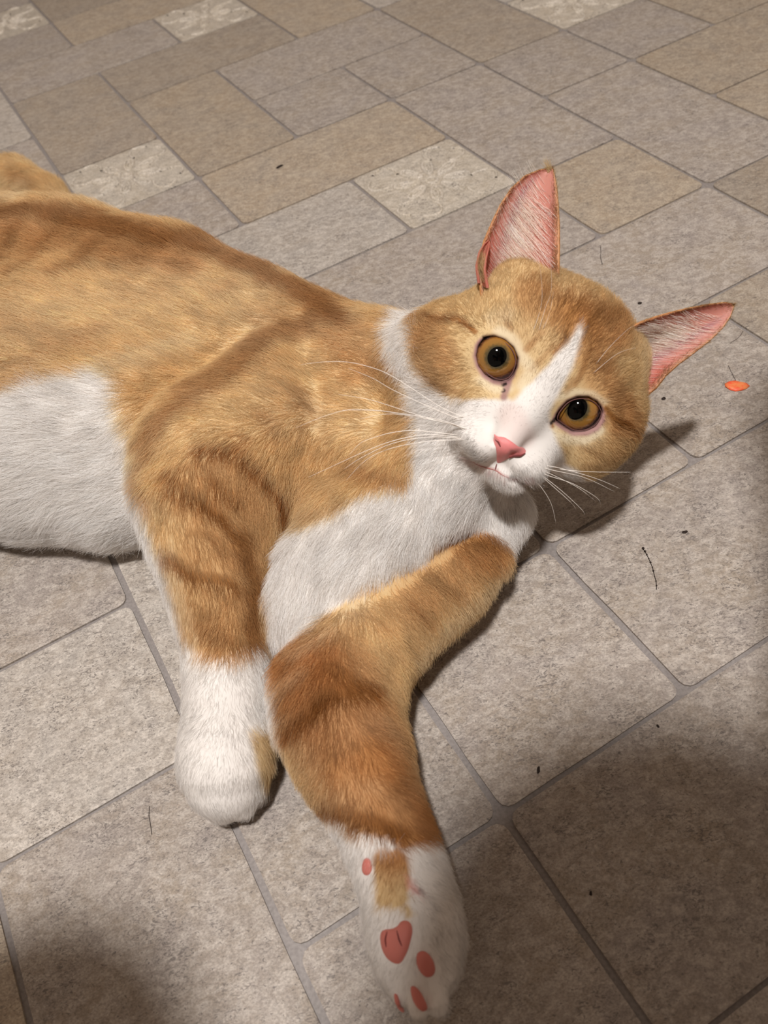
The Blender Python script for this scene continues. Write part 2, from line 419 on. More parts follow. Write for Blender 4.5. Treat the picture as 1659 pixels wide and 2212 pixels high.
def surface_nets(lo, hi, h, fn):
    n = np.ceil((hi - lo) / h).astype(int) + 1
    # coarse pass picks the blocks near the skin
    B = 6
    nb = np.ceil(n / B).astype(int) + 1
    g = np.stack(np.meshgrid(*[np.arange(q) for q in nb], indexing='ij'), -1).reshape(-1, 3)
    dc = fn(lo + (g * B) * h + B * h / 2)
    near = g[np.abs(dc) < B * h * 1.1 + 0.004]
    V = np.full(n, 1.0, np.float32)
    idx = np.stack(np.meshgrid(*[np.arange(B + 1)] * 3, indexing='ij'), -1).reshape(-1, 3)
    mask = np.zeros(n, bool)
    ii = (near[:, None] * B + idx[None]).reshape(-1, 3)
    ii = ii[(ii < n).all(1)]
    mask[ii[:, 0], ii[:, 1], ii[:, 2]] = True
    pts = np.argwhere(mask)
    out = np.empty(len(pts), np.float32)
    for s in range(0, len(pts), 400000):
        out[s:s + 400000] = fn(lo + pts[s:s + 400000] * h)
    V[mask] = out
    corner = [(0, 0, 0), (1, 0, 0), (0, 1, 0), (1, 1, 0), (0, 0, 1), (1, 0, 1), (0, 1, 1), (1, 1, 1)]
    sl = lambda c: tuple(slice(c[a], n[a] - 1 + c[a]) for a in range(3))
    ins = sum((V[sl(c)] < 0).astype(np.uint8) for c in corner)
    ok = np.ones(tuple(n - 1), bool)
    for c in corner: ok &= mask[sl(c)]
    cells = np.argwhere((ins > 0) & (ins < 8) & ok)
    cid = np.full(tuple(n - 1), -1, np.int32); cid[cells[:, 0], cells[:, 1], cells[:, 2]] = np.arange(len(cells))
    acc = np.zeros((len(cells), 3)); cnt = np.zeros(len(cells))
    for a in range(8):
        for b in range(a + 1, 8):
            ca, cb = np.array(corner[a]), np.array(corner[b])
            if np.abs(ca - cb).sum() != 1: continue
            va = V[tuple((cells + ca).T)].astype(float); vb = V[tuple((cells + cb).T)].astype(float)
            x_ = (va < 0) != (vb < 0)
            t = np.where(x_, va / np.where(x_, va - vb, 1), 0)
            acc += np.where(x_[:, None], ca + t[:, None] * (cb - ca), 0); cnt += x_
    P = lo + (cells + acc / np.maximum(cnt, 1)[:, None]) * h
    quads = []
    for ax in range(3):
        e = np.zeros(3, int); e[ax] = 1
        a1, a2 = [(1, 2), (2, 0), (0, 1)][ax]
        o1 = np.zeros(3, int); o1[a1] = 1; o2 = np.zeros(3, int); o2[a2] = 1
        c = cells[(cells[:, a1] > 0) & (cells[:, a2] > 0)]
        va = V[tuple(c.T)]; vb = V[tuple((c + e).T)]
        for sgn in (1, -1):
            s = c[(va < 0) & (vb >= 0)] if sgn == 1 else c[(va >= 0) & (vb < 0)]
            q = [cid[tuple((s - d_).T)] for d_ in (o1 * 0, o1, o1 + o2, o2)]
            q = np.stack(q if sgn == 1 else q[::-1], 1)
            quads.append(q[(q >= 0).all(1)])
    return P, np.concatenate(quads)
def gradient(p, fn, e=0.0004):
    k = np.array([[1, -1, -1], [-1, -1, 1], [-1, 1, -1], [1, 1, 1]], float)
    g = np.zeros_like(p)
    for q in k: g += q * fn(p + q * e)[:, None]
    return g / (np.linalg.norm(g, axis=1)[:, None] + 1e-12)

import time as _t; _t0 = _t.time()
BP, BQ = surface_nets(np.array([-0.48, -0.02, -0.002]), np.array([0.27, 0.84, 0.20]), 0.0018, sdf)
def settle(P, fn, n=2):
    for _ in range(n):
        d_ = fn(P); P = P - gradient(P, fn) * d_[:, None] * 0.9
    return P
BP = settle(BP, sdf)
me = bpy.data.meshes.new('body'); me.from_pydata(BP.tolist(), [], BQ.tolist())
bm = bmesh.new(); bm.from_mesh(me)
FACE_C = hd(2, -12, 5)
for rad_, in ((.046,),):                      # finer skin on the face
    ed = [e for e in bm.edges if (e.verts[0].co - Vector(FACE_C)).length < rad_]
    bmesh.ops.subdivide_edges(bm, edges=ed, cuts=1, use_grid_fill=True)
bmesh.ops.triangulate(bm, faces=bm.faces[:])
bm.to_mesh(me); bm.free()
BP = np.empty(len(me.vertices) * 3); me.vertices.foreach_get('co', BP); BP = BP.reshape(-1, 3)
fm = ((BP - FACE_C) ** 2).sum(1) < .05 ** 2
BP[fm] = settle(BP[fm], sdf)
me.vertices.foreach_set('co', BP.ravel()); me.update()
body_me = me
BN = gradient(BP, sdf)
print('skin', len(BP), len(me.polygons), round(_t.time() - _t0, 1))
N_FUR = 480000
LIFT_K = 0.7
# ------------------------------------------------------------------ coat colours and fur field
_rs = np.random.RandomState(3)
_tab = _rs.rand(4096).astype(np.float32)
def vnoise(p, s):                              # trilinear value noise in 3D
    q = p * s; i = np.floor(q).astype(np.int64); f = q - i; f = f * f * (3 - 2 * f)
    r = np.zeros(len(p))
    for a in (0, 1):
        for b in (0, 1):
            for c in (0, 1):
                h = ((i[:, 0] + a) * 73856093 ^ (i[:, 1] + b) * 19349663 ^ (i[:, 2] + c) * 83492791) & 4095
                w_ = (f[:, 0] if a else 1 - f[:, 0]) * (f[:, 1] if b else 1 - f[:, 1]) * (f[:, 2] if c else 1 - f[:, 2])
                r += w_ * _tab[h]
    return r
def fbm(p, s, o=3):
    return sum(vnoise(p + 7.1 * k, s * 2 ** k) * 0.5 ** k for k in range(o)) / sum(0.5 ** k for k in range(o))
def sstep(a, b, x_):
    t = np.clip((x_ - a) / (b - a), 0, 1); return t * t * (3 - 2 * t)
def sd_line(q, pl):
    d = np.full(len(q), 1e9)
    for a, b in zip(pl[:-1], pl[1:]):
        a = np.array(a, float); b = np.array(b, float); e = b - a; w = q - a
        t = np.clip((w @ e) / (e @ e + 1e-9), 0, 1)
        d = np.minimum(d, np.sqrt(((w - t[:, None] * e) ** 2).sum(1)))
    return d

WHITE = [  # (outline, edge softness)
 ([(-900, 850), (0, 852), (90, 832), (170, 812), (225, 800), (262, 830), (268, 900), (285, 950), (292, 1010), (318, 1110), (345, 1200), (372, 1300), (396, 1385),
   (425, 1412), (455, 1424), (500, 1420), (545, 1400), (590, 1392), (604, 1500), (600, 1900), (350, 1900), (200, 1400), (-900, 1500)], 15),
 ([(838, 705), (862, 680), (915, 640), (896, 690), (896, 750), (905, 800), (935, 834), (975, 857), (1030, 864), (1075, 861), (1108, 862), (1150, 828), (1190, 785), (1224, 742),
   (1247, 700), (1256, 715), (1242, 770), (1218, 835), (1193, 885), (1190, 925), (1208, 965), (1222, 1003), (1250, 1018), (1262, 1040), (1200, 1080), (1170, 1130), (1145, 1190), (1118, 1200),
   (1094, 1178), (1060, 1148), (1010, 1133), (960, 1150), (937, 1178), (920, 1212), (870, 1224), (815, 1245), (765, 1278), (742, 1298), (705, 1328), (668, 1356), (630, 1382), (598, 1396), (575, 1395),
   (586, 1250), (596, 1172), (640, 1134), (700, 1114), (750, 1089), (790, 1056), (845, 1043), (872, 1049), (889, 1010), (896, 960), (896, 900), (872, 830), (848, 770)], 7),
 ([(700, 1755), (760, 1797), (800, 1806), (835, 1812), (868, 1836), (905, 1828), (950, 1805), (1100, 1790), (1150, 2500), (600, 2500)], 7)]
ORANGE = [([(806, 1850), (822, 1838), (872, 1834), (884, 1860), (884, 1920), (878, 1955), (894, 1975), (884, 1984), (866, 1962), (808, 1955), (805, 1900)], 5),
          ([(535, 1575), (575, 1555), (592, 1600), (592, 1700), (570, 1690), (550, 1640)], 8)]
DARK = [  # (line, half width, strength)
 ([(690, 700), (600, 735), (530, 790)], 30, .5), ([(570, 750), (500, 800), (430, 850)], 36, .42), ([(450, 840), (350, 900), (318, 945)], 22, .42), ([(330, 960), (300, 1010), (318, 1090)], 14, .35),  # first three: shade of the furrow behind the shoulder, painted as darker orange
 ([(430, 962), (520, 975), (560, 1010), (610, 1060), (612, 1110)], 13, .75), ([(455, 1040), (475, 1062), (510, 1075)], 13, .7), ([(515, 940), (545, 945)], 9, .5),
 ([(372, 1040), (420, 1068), (440, 1090), (480, 1120), (510, 1160)], 14, .75), ([(350, 1010), (420, 1000), (460, 1015)], 11, .55), ([(340, 1050), (350, 1090)], 10, .3),
 ([(355, 1195), (395, 1225), (430, 1248), (500, 1262)], 16, .7), ([(405, 1150), (460, 1160), (500, 1180)], 13, .4), ([(440, 1365), (480, 1385), (530, 1388)], 14, .55),
 ([(520, 1150), (535, 1220), (540, 1320), (545, 1390)], 22, .62), ([(590, 900), (600, 925)], 16, .35), ([(560, 690), (640, 680)], 18, .25), ([(660, 870), (690, 900)], 22, .3),
 ([(620, 1090), (607, 1135)], 8, .6), ([(760, 1000), (830, 1020), (870, 1030)], 20, .35), ([(740, 1080), (660, 1100)], 14, .2),
 ([(-60, 470), (60, 462), (200, 478), (330, 510), (450, 535), (560, 580), (650, 630), (760, 690)], 26, .6),
 ([(60, 500), (20, 560)], 16, .45), ([(150, 500), (90, 560), (40, 600)], 14, .4), ([(250, 520), (190, 570), (140, 590)], 13, .38), ([(340, 540), (270, 590)], 14, .3), ([(430, 560), (370, 600)], 14, .25),
 ([(530, 600), (480, 640)], 14, .25), ([(290, 560), (255, 575)], 10, .3), ([(0, 700), (100, 730), (220, 740)], 26, .2), ([(0, 800), (120, 775), (240, 720)], 20, .25),
 ([(625, 1568), (665, 1545), (720, 1500), (790, 1480)], 22, .85), ([(720, 1440), (760, 1460), (800, 1500)], 16, .6), ([(640, 1470), (690, 1440)], 12, .25), ([(610, 1500), (622, 1560)], 14, .45),
 ([(705, 1745), (760, 1762), (830, 1780), (870, 1800)], 22, .75), ([(850, 1690), (870, 1740)], 22, .35), ([(700, 1640), (830, 1600)], 15, .2),
 ([(965, 1165), (1010, 1145), (1060, 1165)], 24, .55), ([(930, 1230), (990, 1290)], 8, .45), ([(860, 1280), (920, 1340)], 7, .45), ([(980, 1250), (1010, 1290)], 6, .4), ([(740, 1325), (820, 1345)], 7, .45), ([(1060, 1200), (1085, 1225)], 10, .3),
 ([(912, 672), (935, 695), (962, 701), (985, 690), (1005, 700), (1028, 718)], 7, .85), ([(920, 745), (905, 790)], 9, .35), ([(925, 815), (965, 845), (1000, 855)], 8, .4), ([(980, 740), (990, 770)], 8, .25),
 ([(1096, 700), (1106, 712)], 8, .45), ([(1138, 756), (1152, 742)], 9, .5), ([(1148, 745), (1172, 720)], 10, .4), ([(1200, 765), (1216, 742), (1222, 715)], 7, .6), ([(1150, 800), (1200, 750)], 9, .35),
 ([(1190, 700), (1215, 660), (1232, 630)], 9, .5), ([(1215, 700), (1250, 660), (1262, 645)], 9, .5), ([(1258, 725), (1275, 690), (1300, 672)], 9, .55), ([(1175, 650), (1185, 615)], 9, .35),
 ([(1240, 830), (1262, 790), (1275, 745)], 9, .5), ([(1225, 850), (1236, 820)], 7, .4), ([(1310, 885), (1335, 912), (1375, 932)], 9, .85), ([(1290, 700), (1340, 690)], 12, .45),
 ([(1350, 870), (1375, 900)], 10, .35), ([(1250, 960), (1300, 985)], 8, .2), ([(1260, 1010), (1310, 1000), (1350, 960)], 8, .2), ([(1182, 905), (1196, 920)], 5, .8),
 ([(0, 440), (60, 470)], 20, .3), ([(40, 380), (80, 400)], 14, .25)]
PALE = [  # (line, half width, strength) creamy fur
 ([(-50, 740), (150, 690), (420, 640), (560, 660)], 90, .38), ([(600, 870), (700, 900), (780, 930)], 50, .25),
 ([(1130, 835), (1150, 800), (1125, 770), (1110, 735), (1080, 715)], 15, .65), ([(1100, 840), (1070, 840), (1040, 825)], 13, .6), ([(1210, 860), (1240, 848), (1280, 850), (1305, 868)], 9, .6),
 ([(1190, 935), (1215, 945), (1260, 948), (1300, 930)], 12, .75), ([(1060, 690), (1100, 680)], 16, .3), ([(1220, 905), (1200, 930)], 8, .5),
 ([(230, 800), (270, 790), (330, 780), (380, 760), (430, 730)], 34, .55), ([(250, 880), (280, 930), (300, 1000)], 34, .55), ([(0, 800), (150, 790)], 22, .4), ([(310, 700), (400, 690), (480, 720)], 30, .3),
 ([(350, 1180), (385, 1300), (420, 1380)], 22, .35), ([(600, 1130), (700, 1100), (760, 1080)], 12, .35), ([(560, 1300), (575, 1380)], 10, .3), ([(900, 1420), (1000, 1310), (1090, 1230)], 22, .4),
 ([(640, 1400), (720, 1350), (780, 1300)], 14, .35), ([(605, 1480), (660, 1440)], 20, .35), ([(420, 930), (560, 900)], 20, .2), ([(0, 400), (60, 415)], 24, .45), ([(830, 1040), (880, 1045)], 8, .4), ([(860, 700), (860, 780), (885, 850)], 14, .4)]
C_OR, C_DK, C_PL, C_WH = [np.array(srgb(*c)) for c in ((230, 202, 154), (168, 116, 66), (244, 232, 204), (247, 244, 241))]
C_RICH = np.array(srgb(192, 132, 70))
C_ARM = np.array(srgb(178, 112, 50))  # rich orange of the lower foreleg, deepened to include the penumbra on it
RICH = [([(670, 1450), (740, 1560), (800, 1690), (870, 1800)], 120, .8), ([(1050, 1160), (900, 1290)], 60, .3), ([(470, 1060), (475, 1380)], 110, .4), ([(-50, 500), (200, 510), (420, 560)], 50, .45), ([(740, 700), (800, 780)], 60, .35), ([(1250, 680), (1330, 720)], 50, .6), ([(1150, 640), (1240, 700), (1300, 830), (1340, 900)], 45, .55), ([(930, 720), (960, 800)], 50, .35), ([(1290, 980), (1330, 950)], 50, .15), ([(1010, 1160), (1060, 1190)], 50, .5)]
C_MAUVE = np.array(srgb(168, 128, 130)); C_PINK = np.array(srgb(226, 150, 148))

def coat(q, P):
    w1 = fbm(P, 55) - .5; w2 = fbm(P + 3, 160) - .5
    qq = q + np.stack([w1, fbm(P + 9, 55) - .5], 1) * (12 + 22 * sstep(60, 140, np.linalg.norm(q - [1180, 820], axis=1) - 150))[:, None] + np.stack([w2, w1], 1) * 10
    c = np.repeat(C_OR[None], len(q), 0)
    dk = 0.16 * sstep(-.12, .2, fbm(P + 5, 38) - .5) + .10 * sstep(0, .25, w2)
    for pl, w_, s_ in DARK:
        dk = np.maximum(dk, min(1, s_ * 1.35) * (1 - sstep(w_ * .4, w_ * 1.3, sd_line(qq, pl))))
    pa = 0.22 * sstep(0.02, .25, fbm(P + 15, 30) - .5)
    for pl, w_, s_ in PALE:
        pa = np.maximum(pa, s_ * (1 - sstep(w_ * .2, w_ * 1.5, sd_line(qq, pl))))
    c = c + (C_DK - c) * dk[:, None]
    c = c + (C_PL - c) * (pa * (1 - dk * .7))[:, None]
    for n_, (pl, w_, s_) in enumerate(RICH):
        c = c + ((C_RICH if n_ else C_ARM) * (1 - .5 * dk)[:, None] - c) * (s_ * (1 - pa) * (1 - sstep(w_ * .4, w_ * 1.3, sd_line(qq, pl))))[:, None]
    wm = np.zeros(len(q))
    qw = q + np.stack([w1, w2], 1) * 16
    for poly, soft in WHITE:
        wm = np.maximum(wm, 1 - sstep(-soft, soft, sd_poly(qw, np.array(poly, float))))
    for poly, soft in ORANGE:
        wm = wm * (sstep(-soft, soft, sd_poly(qw, np.array(poly, float))))
    c = c + (C_WH - c) * wm[:, None]
    # bare skin at the rims of the eyes and the corner of the left eye
    for k, L_ in enumerate(LIDS):
        d_ = sd_poly(q, np.array(L_, float)) + w2 * 4
        side = sstep(20, -20, (q[:, 0] - 1074) * .8 - (q[:, 1] - 775) * .6) if k == 0 else sstep(-10, 20, q[:, 1] - 895)
        c = c + (C_MAUVE - c) * ((1 - sstep(4 + 5 * side, 10 + 8 * side, d_)) * .92)[:, None]
    for pl, w_ in (([(1098, 828), (1092, 845), (1088, 858)], 9), ([(1036, 735), (1030, 760), (1036, 790)], 5)):
        c = c + (C_MAUVE - c) * ((1 - sstep(w_ * .4, w_ * 1.3, sd_line(q, pl))) * .85)[:, None]
    for pl, w_ in (([(1086, 833), (1092, 829)], 3.4), ([(1088, 846), (1090, 843)], 2.6), ([(1043, 726), (1046, 730)], 2.0), ([(1190, 914), (1203, 902)], 3.2)):
        c = c * (1 - .93 * (1 - sstep(w_ * .6, w_ * 1.5, sd_line(q, pl))))[:, None]
    # pinkish thin fur on bridge of the nose and lips
    c = c + (np.array(srgb(232, 196, 190)) - c) * (.35 * (1 - sstep(16, 44, sd_line(q, [(1105, 900), (1125, 940)]))))[:, None]
    c = c + (C_PINK * .8 - c) * (.5 * (1 - sstep(1, 5, sd_line(q, [(1012, 992), (1040, 1008), (1072, 1014), (1082, 1024), (1110, 1036), (1150, 1034)]))))[:, None]
    c = c + (C_PINK - c) * (.55 * (1 - sstep(4, 12, sd_line(q, [(884, 1900), (886, 1914), (900, 1925)]))))[:, None]
    c = c * (1 - .6 * (1 - sstep(1, 4, sd_line(q, [(903, 1920), (920, 1938), (932, 1940)]))))[:, None]
    return c, wm

GUIDE = np.array([  # px, py, direction in the picture, hair length mm, lift
 (1105, 940, .55, -.83, 1.4, .25), (1130, 880, .55, -.83, 2.0, .25), (1175, 800, .55, -.83, 3.2, .3), (1235, 700, .5, -.86, 5, .32), (1290, 680, .6, -.8, 6, .35), (1180, 640, .2, -.98, 6, .35),
 (1100, 700, -.05, -1, 4.5, .3), (1050, 640, -.1, -1, 6, .3), (960, 660, -.6, -.8, 7, .3), (950, 770, -.95, -.25, 7, .3), (1010, 760, -.95, -.3, 4, .25), (1000, 830, -.95, .1, 5, .25), (1120, 800, .2, -.97, 2.6, .25), (1100, 850, -.3, -.9, 2, .2),
 (1030, 900, -.97, .15, 3.2, .22), (1060, 950, -.9, .2, 2.0, .2), (1000, 960, -.85, .5, 4, .25), (930, 880, -.9, .3, 9, .3), (870, 750, -.85, .2, 11, .35), (880, 700, -.8, -.5, 11, .35),
 (1250, 840, .5, -.85, 3, .25), (1310, 780, .75, -.65, 6, .3), (1340, 860, .95, -.2, 6, .3), (1290, 960, .8, .6, 5, .28), (1350, 940, .85, .5, 8, .35), (1230, 970, .6, .7, 3.4, .25), (1170, 1000, .5, .85, 3.0, .22), (1140, 960, .6, .6, 1.8, .2),
 (1330, 680, .6, -.8, 8, .4), (1080, 1040, -.05, 1, 5.5, .45), (1130, 1040, .2, 1, 4.5, .4), (1030, 1020, -.5, .85, 4.5, .35),
 (960, 980, -.55, .8, 12, .3), (1100, 1100, .0, 1, 11, .3), (1130, 1160, .4, .9, 9, .35), (1000, 1090, -.5, .85, 13, .3), (850, 1120, -.6, .8, 14, .3), (750, 1200, -.6, .8, 14, .28), (680, 1320, -.35, .93, 12, .28),
 (780, 760, -.85, -.4, 11, .25), (650, 720, -.85, -.45, 12, .25), (500, 640, -.85, -.5, 12, .25), (600, 600, -.85, -.5, 11, .3), (400, 540, -.9, -.4, 12, .3), (200, 480, -.92, -.35, 13, .3), (0, 460, -.95, -.3, 13, .3), (200, 650, -.9, -.38, 13, .25),
 (0, 700, -.92, -.3, 14, .25), (350, 750, -.88, -.42, 13, .25), (150, 850, -.95, -.25, 16, .25), (0, 950, -1, .05, 18, .25), (200, 1000, -.98, .1, 18, .25), (100, 1100, -.85, .5, 20, .32), (250, 1120, -.8, .55, 18, .35), (300, 1050, -.9, .35, 14, .28),
 (700, 850, -.85, -.35, 10, .25), (800, 900, -.8, -.3, 10, .25), (560, 870, -.9, -.2, 10, .25), (430, 900, -.85, .1, 10, .28), (350, 960, -.6, .7, 10, .28), (450, 1020, .1, .95, 10, .25), (600, 960, -.4, .6, 10, .25), (700, 980, -.2, .8, 10, .25), (800, 1000, -.2, .95, 11, .3), (870, 1020, -.1, 1, 11, .3),
 (340, 1080, .05, 1, 8, .22), (400, 1150, .3, .95, 8, .22), (500, 1130, .6, .8, 9, .3), (580, 1120, .15, 1, 12, .35), (680, 1090, -.2, 1, 12, .3), (380, 1280, .15, 1, 7, .22), (450, 1250, .2, .97, 7, .22), (540, 1250, .4, .9, 10, .45), (560, 1350, .2, .98, 10, .42), (480, 1350, -.25, .95, 9, .35), (410, 1370, .05, 1, 7, .22),
 (480, 1500, .02, 1, 5, .2), (480, 1650, .0, 1, 4.5, .2), (500, 1760, .1, 1, 4, .25), (400, 1600, -.1, 1, 5, .25), (565, 1600, .3, .95, 6, .3),
 (1040, 1170, .3, .95, 9, .35), (1080, 1230, .6, .8, 9, .45), (980, 1230, .35, .93, 10, .35), (1000, 1310, .6, .8, 10, .45), (900, 1290, .45, .9, 11, .35), (900, 1400, .6, .8, 10, .45), (800, 1340, .4, .9, 11, .32), (740, 1420, .15, 1, 11, .32), (640, 1450, -.3, .95, 12, .35), (610, 1550, -.3, .95, 11, .4),
 (700, 1530, .0, 1, 9, .28), (800, 1500, .4, .9, 9, .28), (860, 1560, .85, .5, 8, .35), (760, 1650, .25, .97, 7, .25), (660, 1680, -.4, .9, 8, .35), (880, 1700, .8, .6, 7, .35), (830, 1780, .2, .98, 6.5, .25), (740, 1800, -.4, .9, 7, .35), (930, 1800, .7, .7, 7, .35),
 (860, 1890, .1, 1, 4.5, .25), (950, 1900, .6, .8, 6, .3), (900, 2000, .1, 1, 4, .22), (980, 2050, .6, .8, 5, .28), (820, 2080, -.4, .9, 4.5, .3), (900, 2170, .1, 1, 4, .22), (850, 2180, -.2, 1, 4, .25), (985, 2150, .5, .9, 5, .3),
 (0, 370, -.9, .3, 12, .35), (100, 400, -.8, -.6, 12, .4), (150, 440, -.6, -.8, 12, .4)], float)

def fur_field(q):
    d2 = ((q[:, None, :] - GUIDE[None, :, :2]) ** 2).sum(2)
    w_ = 1 / (d2 + 300) ** 1.6
    w_ /= w_.sum(1)[:, None]
    return w_ @ GUIDE[:, 2:4], w_ @ GUIDE[:, 4], w_ @ GUIDE[:, 5]
def chunked(fn, q, n=20000):
    r = [fn(q[s:s + n]) for s in range(0, len(q), n)]
    return [np.concatenate([a[k] for a in r]) for k in range(len(r[0]))]

# what faces the lens is coloured from the traced markings; the far side takes the colour of the nearest traced spot
bvh = BVHTree.FromPolygons([tuple(v) for v in BP], [tuple(p.vertices) for p in body_me.polygons])
Q = project(BP)
vv = CAMP - BP; vl = np.linalg.norm(vv, axis=1); vv /= vl[:, None]
vis = (BN * vv).sum(1) > 0.12
cand = np.where(vis)[0]
for k in cand:
    o_ = Vector(BP[k] + BN[k] * 0.0012)
    if bvh.ray_cast(o_, Vector(vv[k]), 0.5)[0] is not None: vis[k] = False
vc, vw = coat(Q, BP)
fd, fl, ft = chunked(fur_field, Q)
from mathutils.kdtree import KDTree
src = np.where(vis)[0]
kd = KDTree(len(src))
for n_, k in enumerate(src): kd.insert(BP[k], n_)
kd.balance()
hid = np.where(~vis)[0]
near_ = np.array([src[kd.find(BP[k])[1]] for k in hid])
for arr in (vc, vw, fl, ft, fd): arr[hid] = arr[near_]
VDIR = fd[:, :1] * RWC[0][None] - fd[:, 1:] * RWC[1][None]        # picture direction in world space
print('coat', round(_t.time() - _t0, 1))

def set_color(me, name, col, dom='POINT'):
    a = me.color_attributes.new(name, 'FLOAT_COLOR', dom)
    a.data.foreach_set('color', np.concatenate([col, np.ones((len(col), 1))], 1).astype(np.float32).ravel())
skin_m, snt, sb = new_mat('coat_skin', 0.75, 0.15)
sa = nd(snt, 'ShaderNodeAttribute', attribute_name='coat'); 
sdk = mix(snt, 1.0, (0.5, 0.5, 0.5), (1, 1, 1), 'MULTIPLY')
smul = nd(snt, 'ShaderNodeMix'); smul.data_type = 'RGBA'; smul.blend_type = 'MULTIPLY'; smul.inputs[0].default_value = 1
snt.links.new(sa.outputs['Color'], smul.inputs[6]); smul.inputs[7].default_value = (.78, .77, .76, 1)
snt.links.new(smul.outputs[2], sb.inputs['Base Color'])
set_color(body_me, 'coat', vc)
cat = thing('cat', 'orange and white tabby cat lying on its side on the floor with forelegs stretched out', 'cat', at(700, 1300, 0))
CATL = np.array(cat.location)
def to_cat(o):                                 # parent without moving
    o.parent = cat; o.matrix_parent_inverse = Matrix.Translation(-Vector(CATL)); return o
body = to_cat(link('body', body_me, skin_m))

# fur as one hair-curve object per coat region
hair_m, hnt, hb = new_mat('fur', 0.65, 0.16)
ha = nd(hnt, 'ShaderNodeAttribute', attribute_name='tint')
hnt.links.new(ha.outputs['Color'], hb.inputs['Base Color'])
tl = nd(hnt, 'ShaderNodeBsdfTranslucent'); hnt.links.new(ha.outputs['Color'], tl.inputs['Color'])
mxs = nd(hnt, 'ShaderNodeMixShader'); mxs.inputs[0].default_value = 0.48
hnt.links.new(hb.outputs[0], mxs.inputs[1]); hnt.links.new(tl.outputs[0], mxs.inputs[2])
hnt.links.new(mxs.outputs[0], hnt.nodes['Material Output'].inputs['Surface'])

def grow(name, P, N, T, C, D, LEN, LIFT, count, seed, rad=0.000064, npt=4, weight=None, jit=0.22, clumpk=0.9, parent=None, min_z=0.0006):
    """P,N,C,D,LEN,LIFT per vertex; T triangles"""
    rs = np.random.RandomState(seed)
    A, B, C3 = P[T[:, 0]], P[T[:, 1]], P[T[:, 2]]
    ar = np.linalg.norm(np.cross(B - A, C3 - A), axis=1)
    if weight is not None: ar = ar * weight[T].mean(1)
    ti = rs.choice(len(T), count, p=ar / ar.sum())
    u = rs.rand(count); v = rs.rand(count); f = u + v > 1; u[f] = 1 - u[f]; v[f] = 1 - v[f]
    bw = np.stack([1 - u - v, u, v], 1)[:, :, None]
    it = lambda X: ((X if X.ndim > 1 else X[:, None])[T[ti]] * bw).sum(1)
    p = it(P); n = it(N); n /= np.linalg.norm(n, axis=1)[:, None]
    c = it(C); d = it(D); L_ = it(LEN)[:, 0] * 0.00082; lf = it(LIFT)[:, 0] * LIFT_K
    clump = np.stack([fbm(p + o_, 150, 2) - .5 for o_ in (1, 21, 41)], 1)
    fine = rs.normal(0, 1, (count, 3))
    d = d / (np.linalg.norm(d, axis=1)[:, None] + 1e-9)
    d = d + clump * clumpk + fine * jit
    d = d - n * (d * n).sum(1)[:, None]; d /= np.linalg.norm(d, axis=1)[:, None] + 1e-9
    lf = np.clip(lf * (1 + (fbm(p + 60, 90, 2) - .5) * 1.2) + rs.normal(0, .08, count), .05, 1.3)
    L_ = L_ * (0.72 + 0.5 * rs.rand(count)) * (0.85 + .3 * fbm(p + 80, 120, 2))
    pts = np.zeros((count, npt, 3)); pts[:, 0] = p - n * 0.0004
    cur = pts[:, 0].copy()
    for k in range(1, npt):
        t = (k - .5) / (npt - 1)
        a = lf * (1.5 - 1.15 * t)
        st = d * np.cos(a)[:, None] + n * np.sin(a)[:, None]
        cur = cur + st * (L_ / (npt - 1))[:, None]
        cur[:, 2] = np.maximum(cur[:, 2], min_z)
        pts[:, k] = cur
    tone = np.exp(rs.normal(0, .14, count) + (fbm(p + 99, 260, 2) - .5) * .45)
    c = np.clip(c * (tone * (.60 + .23 * sstep(.002, .0048, L_) + .17 * sstep(.0048, .009, L_)))[:, None], 0, .97)
    cv = bpy.data.hair_curves.new(name)
    cv.add_curves([npt] * count)
    cv.position_data.foreach_set('vector', pts.astype(np.float32).ravel())
    ra = cv.attributes.new('radius', 'FLOAT', 'POINT')
    ra.data.foreach_set('value', (np.linspace(rad, rad * .3, npt)[None] * np.clip(L_ / .007, .62, 1.1)[:, None]).ravel().astype(np.float32))
    ca = cv.attributes.new('tint', 'FLOAT_COLOR', 'CURVE')
    ca.data.foreach_set('color', np.concatenate([c, np.ones((count, 1))], 1).astype(np.float32).ravel())
    cv.materials.append(hair_m)
    o = bpy.data.objects.new(name, cv); COL.objects.link(o); o['kind'] = 'stuff'
    to_cat(o)
    return o

BT = np.array([tuple(p.vertices) for p in body_me.polygons])
# bald spots: eyes, nose, pads, mouth line; thin below and out of the picture
NOSE = [(1066, 936), (1074, 942), (1088, 943), (1102, 951), (1112, 958), (1122, 965), (1132, 967), (1137, 975), (1132, 983), (1118, 988), (1102, 990), (1088, 996), (1074, 1002), (1072, 984), (1069, 964), (1065, 950)]
PADS = [('main_pad', [(820, 2020), (828, 2008), (845, 2006), (858, 2000), (866, 1990), (878, 1987), (889, 1995), (892, 2012), (888, 2032), (880, 2058), (866, 2082), (850, 2082), (834, 2070), (823, 2048)], 2.2),
        ('toe_pad', [(900, 2060), (912, 2053), (924, 2058), (936, 2074), (941, 2094), (936, 2108), (922, 2112), (909, 2102), (899, 2082)], 2.0),
        ('toe_pad', [(886, 2132), (896, 2130), (908, 2142), (919, 2162), (924, 2180), (914, 2186), (902, 2178), (890, 2158)], 1.8),
        ('toe_pad', [(851, 2146), (858, 2148), (864, 2164), (874, 2182), (870, 2188), (859, 2178), (852, 2162)], 1.2),
        ('dew_pad', [(785, 1858), (793, 1852), (802, 1860), (803, 1882), (794, 1892), (784, 1888), (781, 1874)], 1.4)]
bald = np.ones(len(BP))
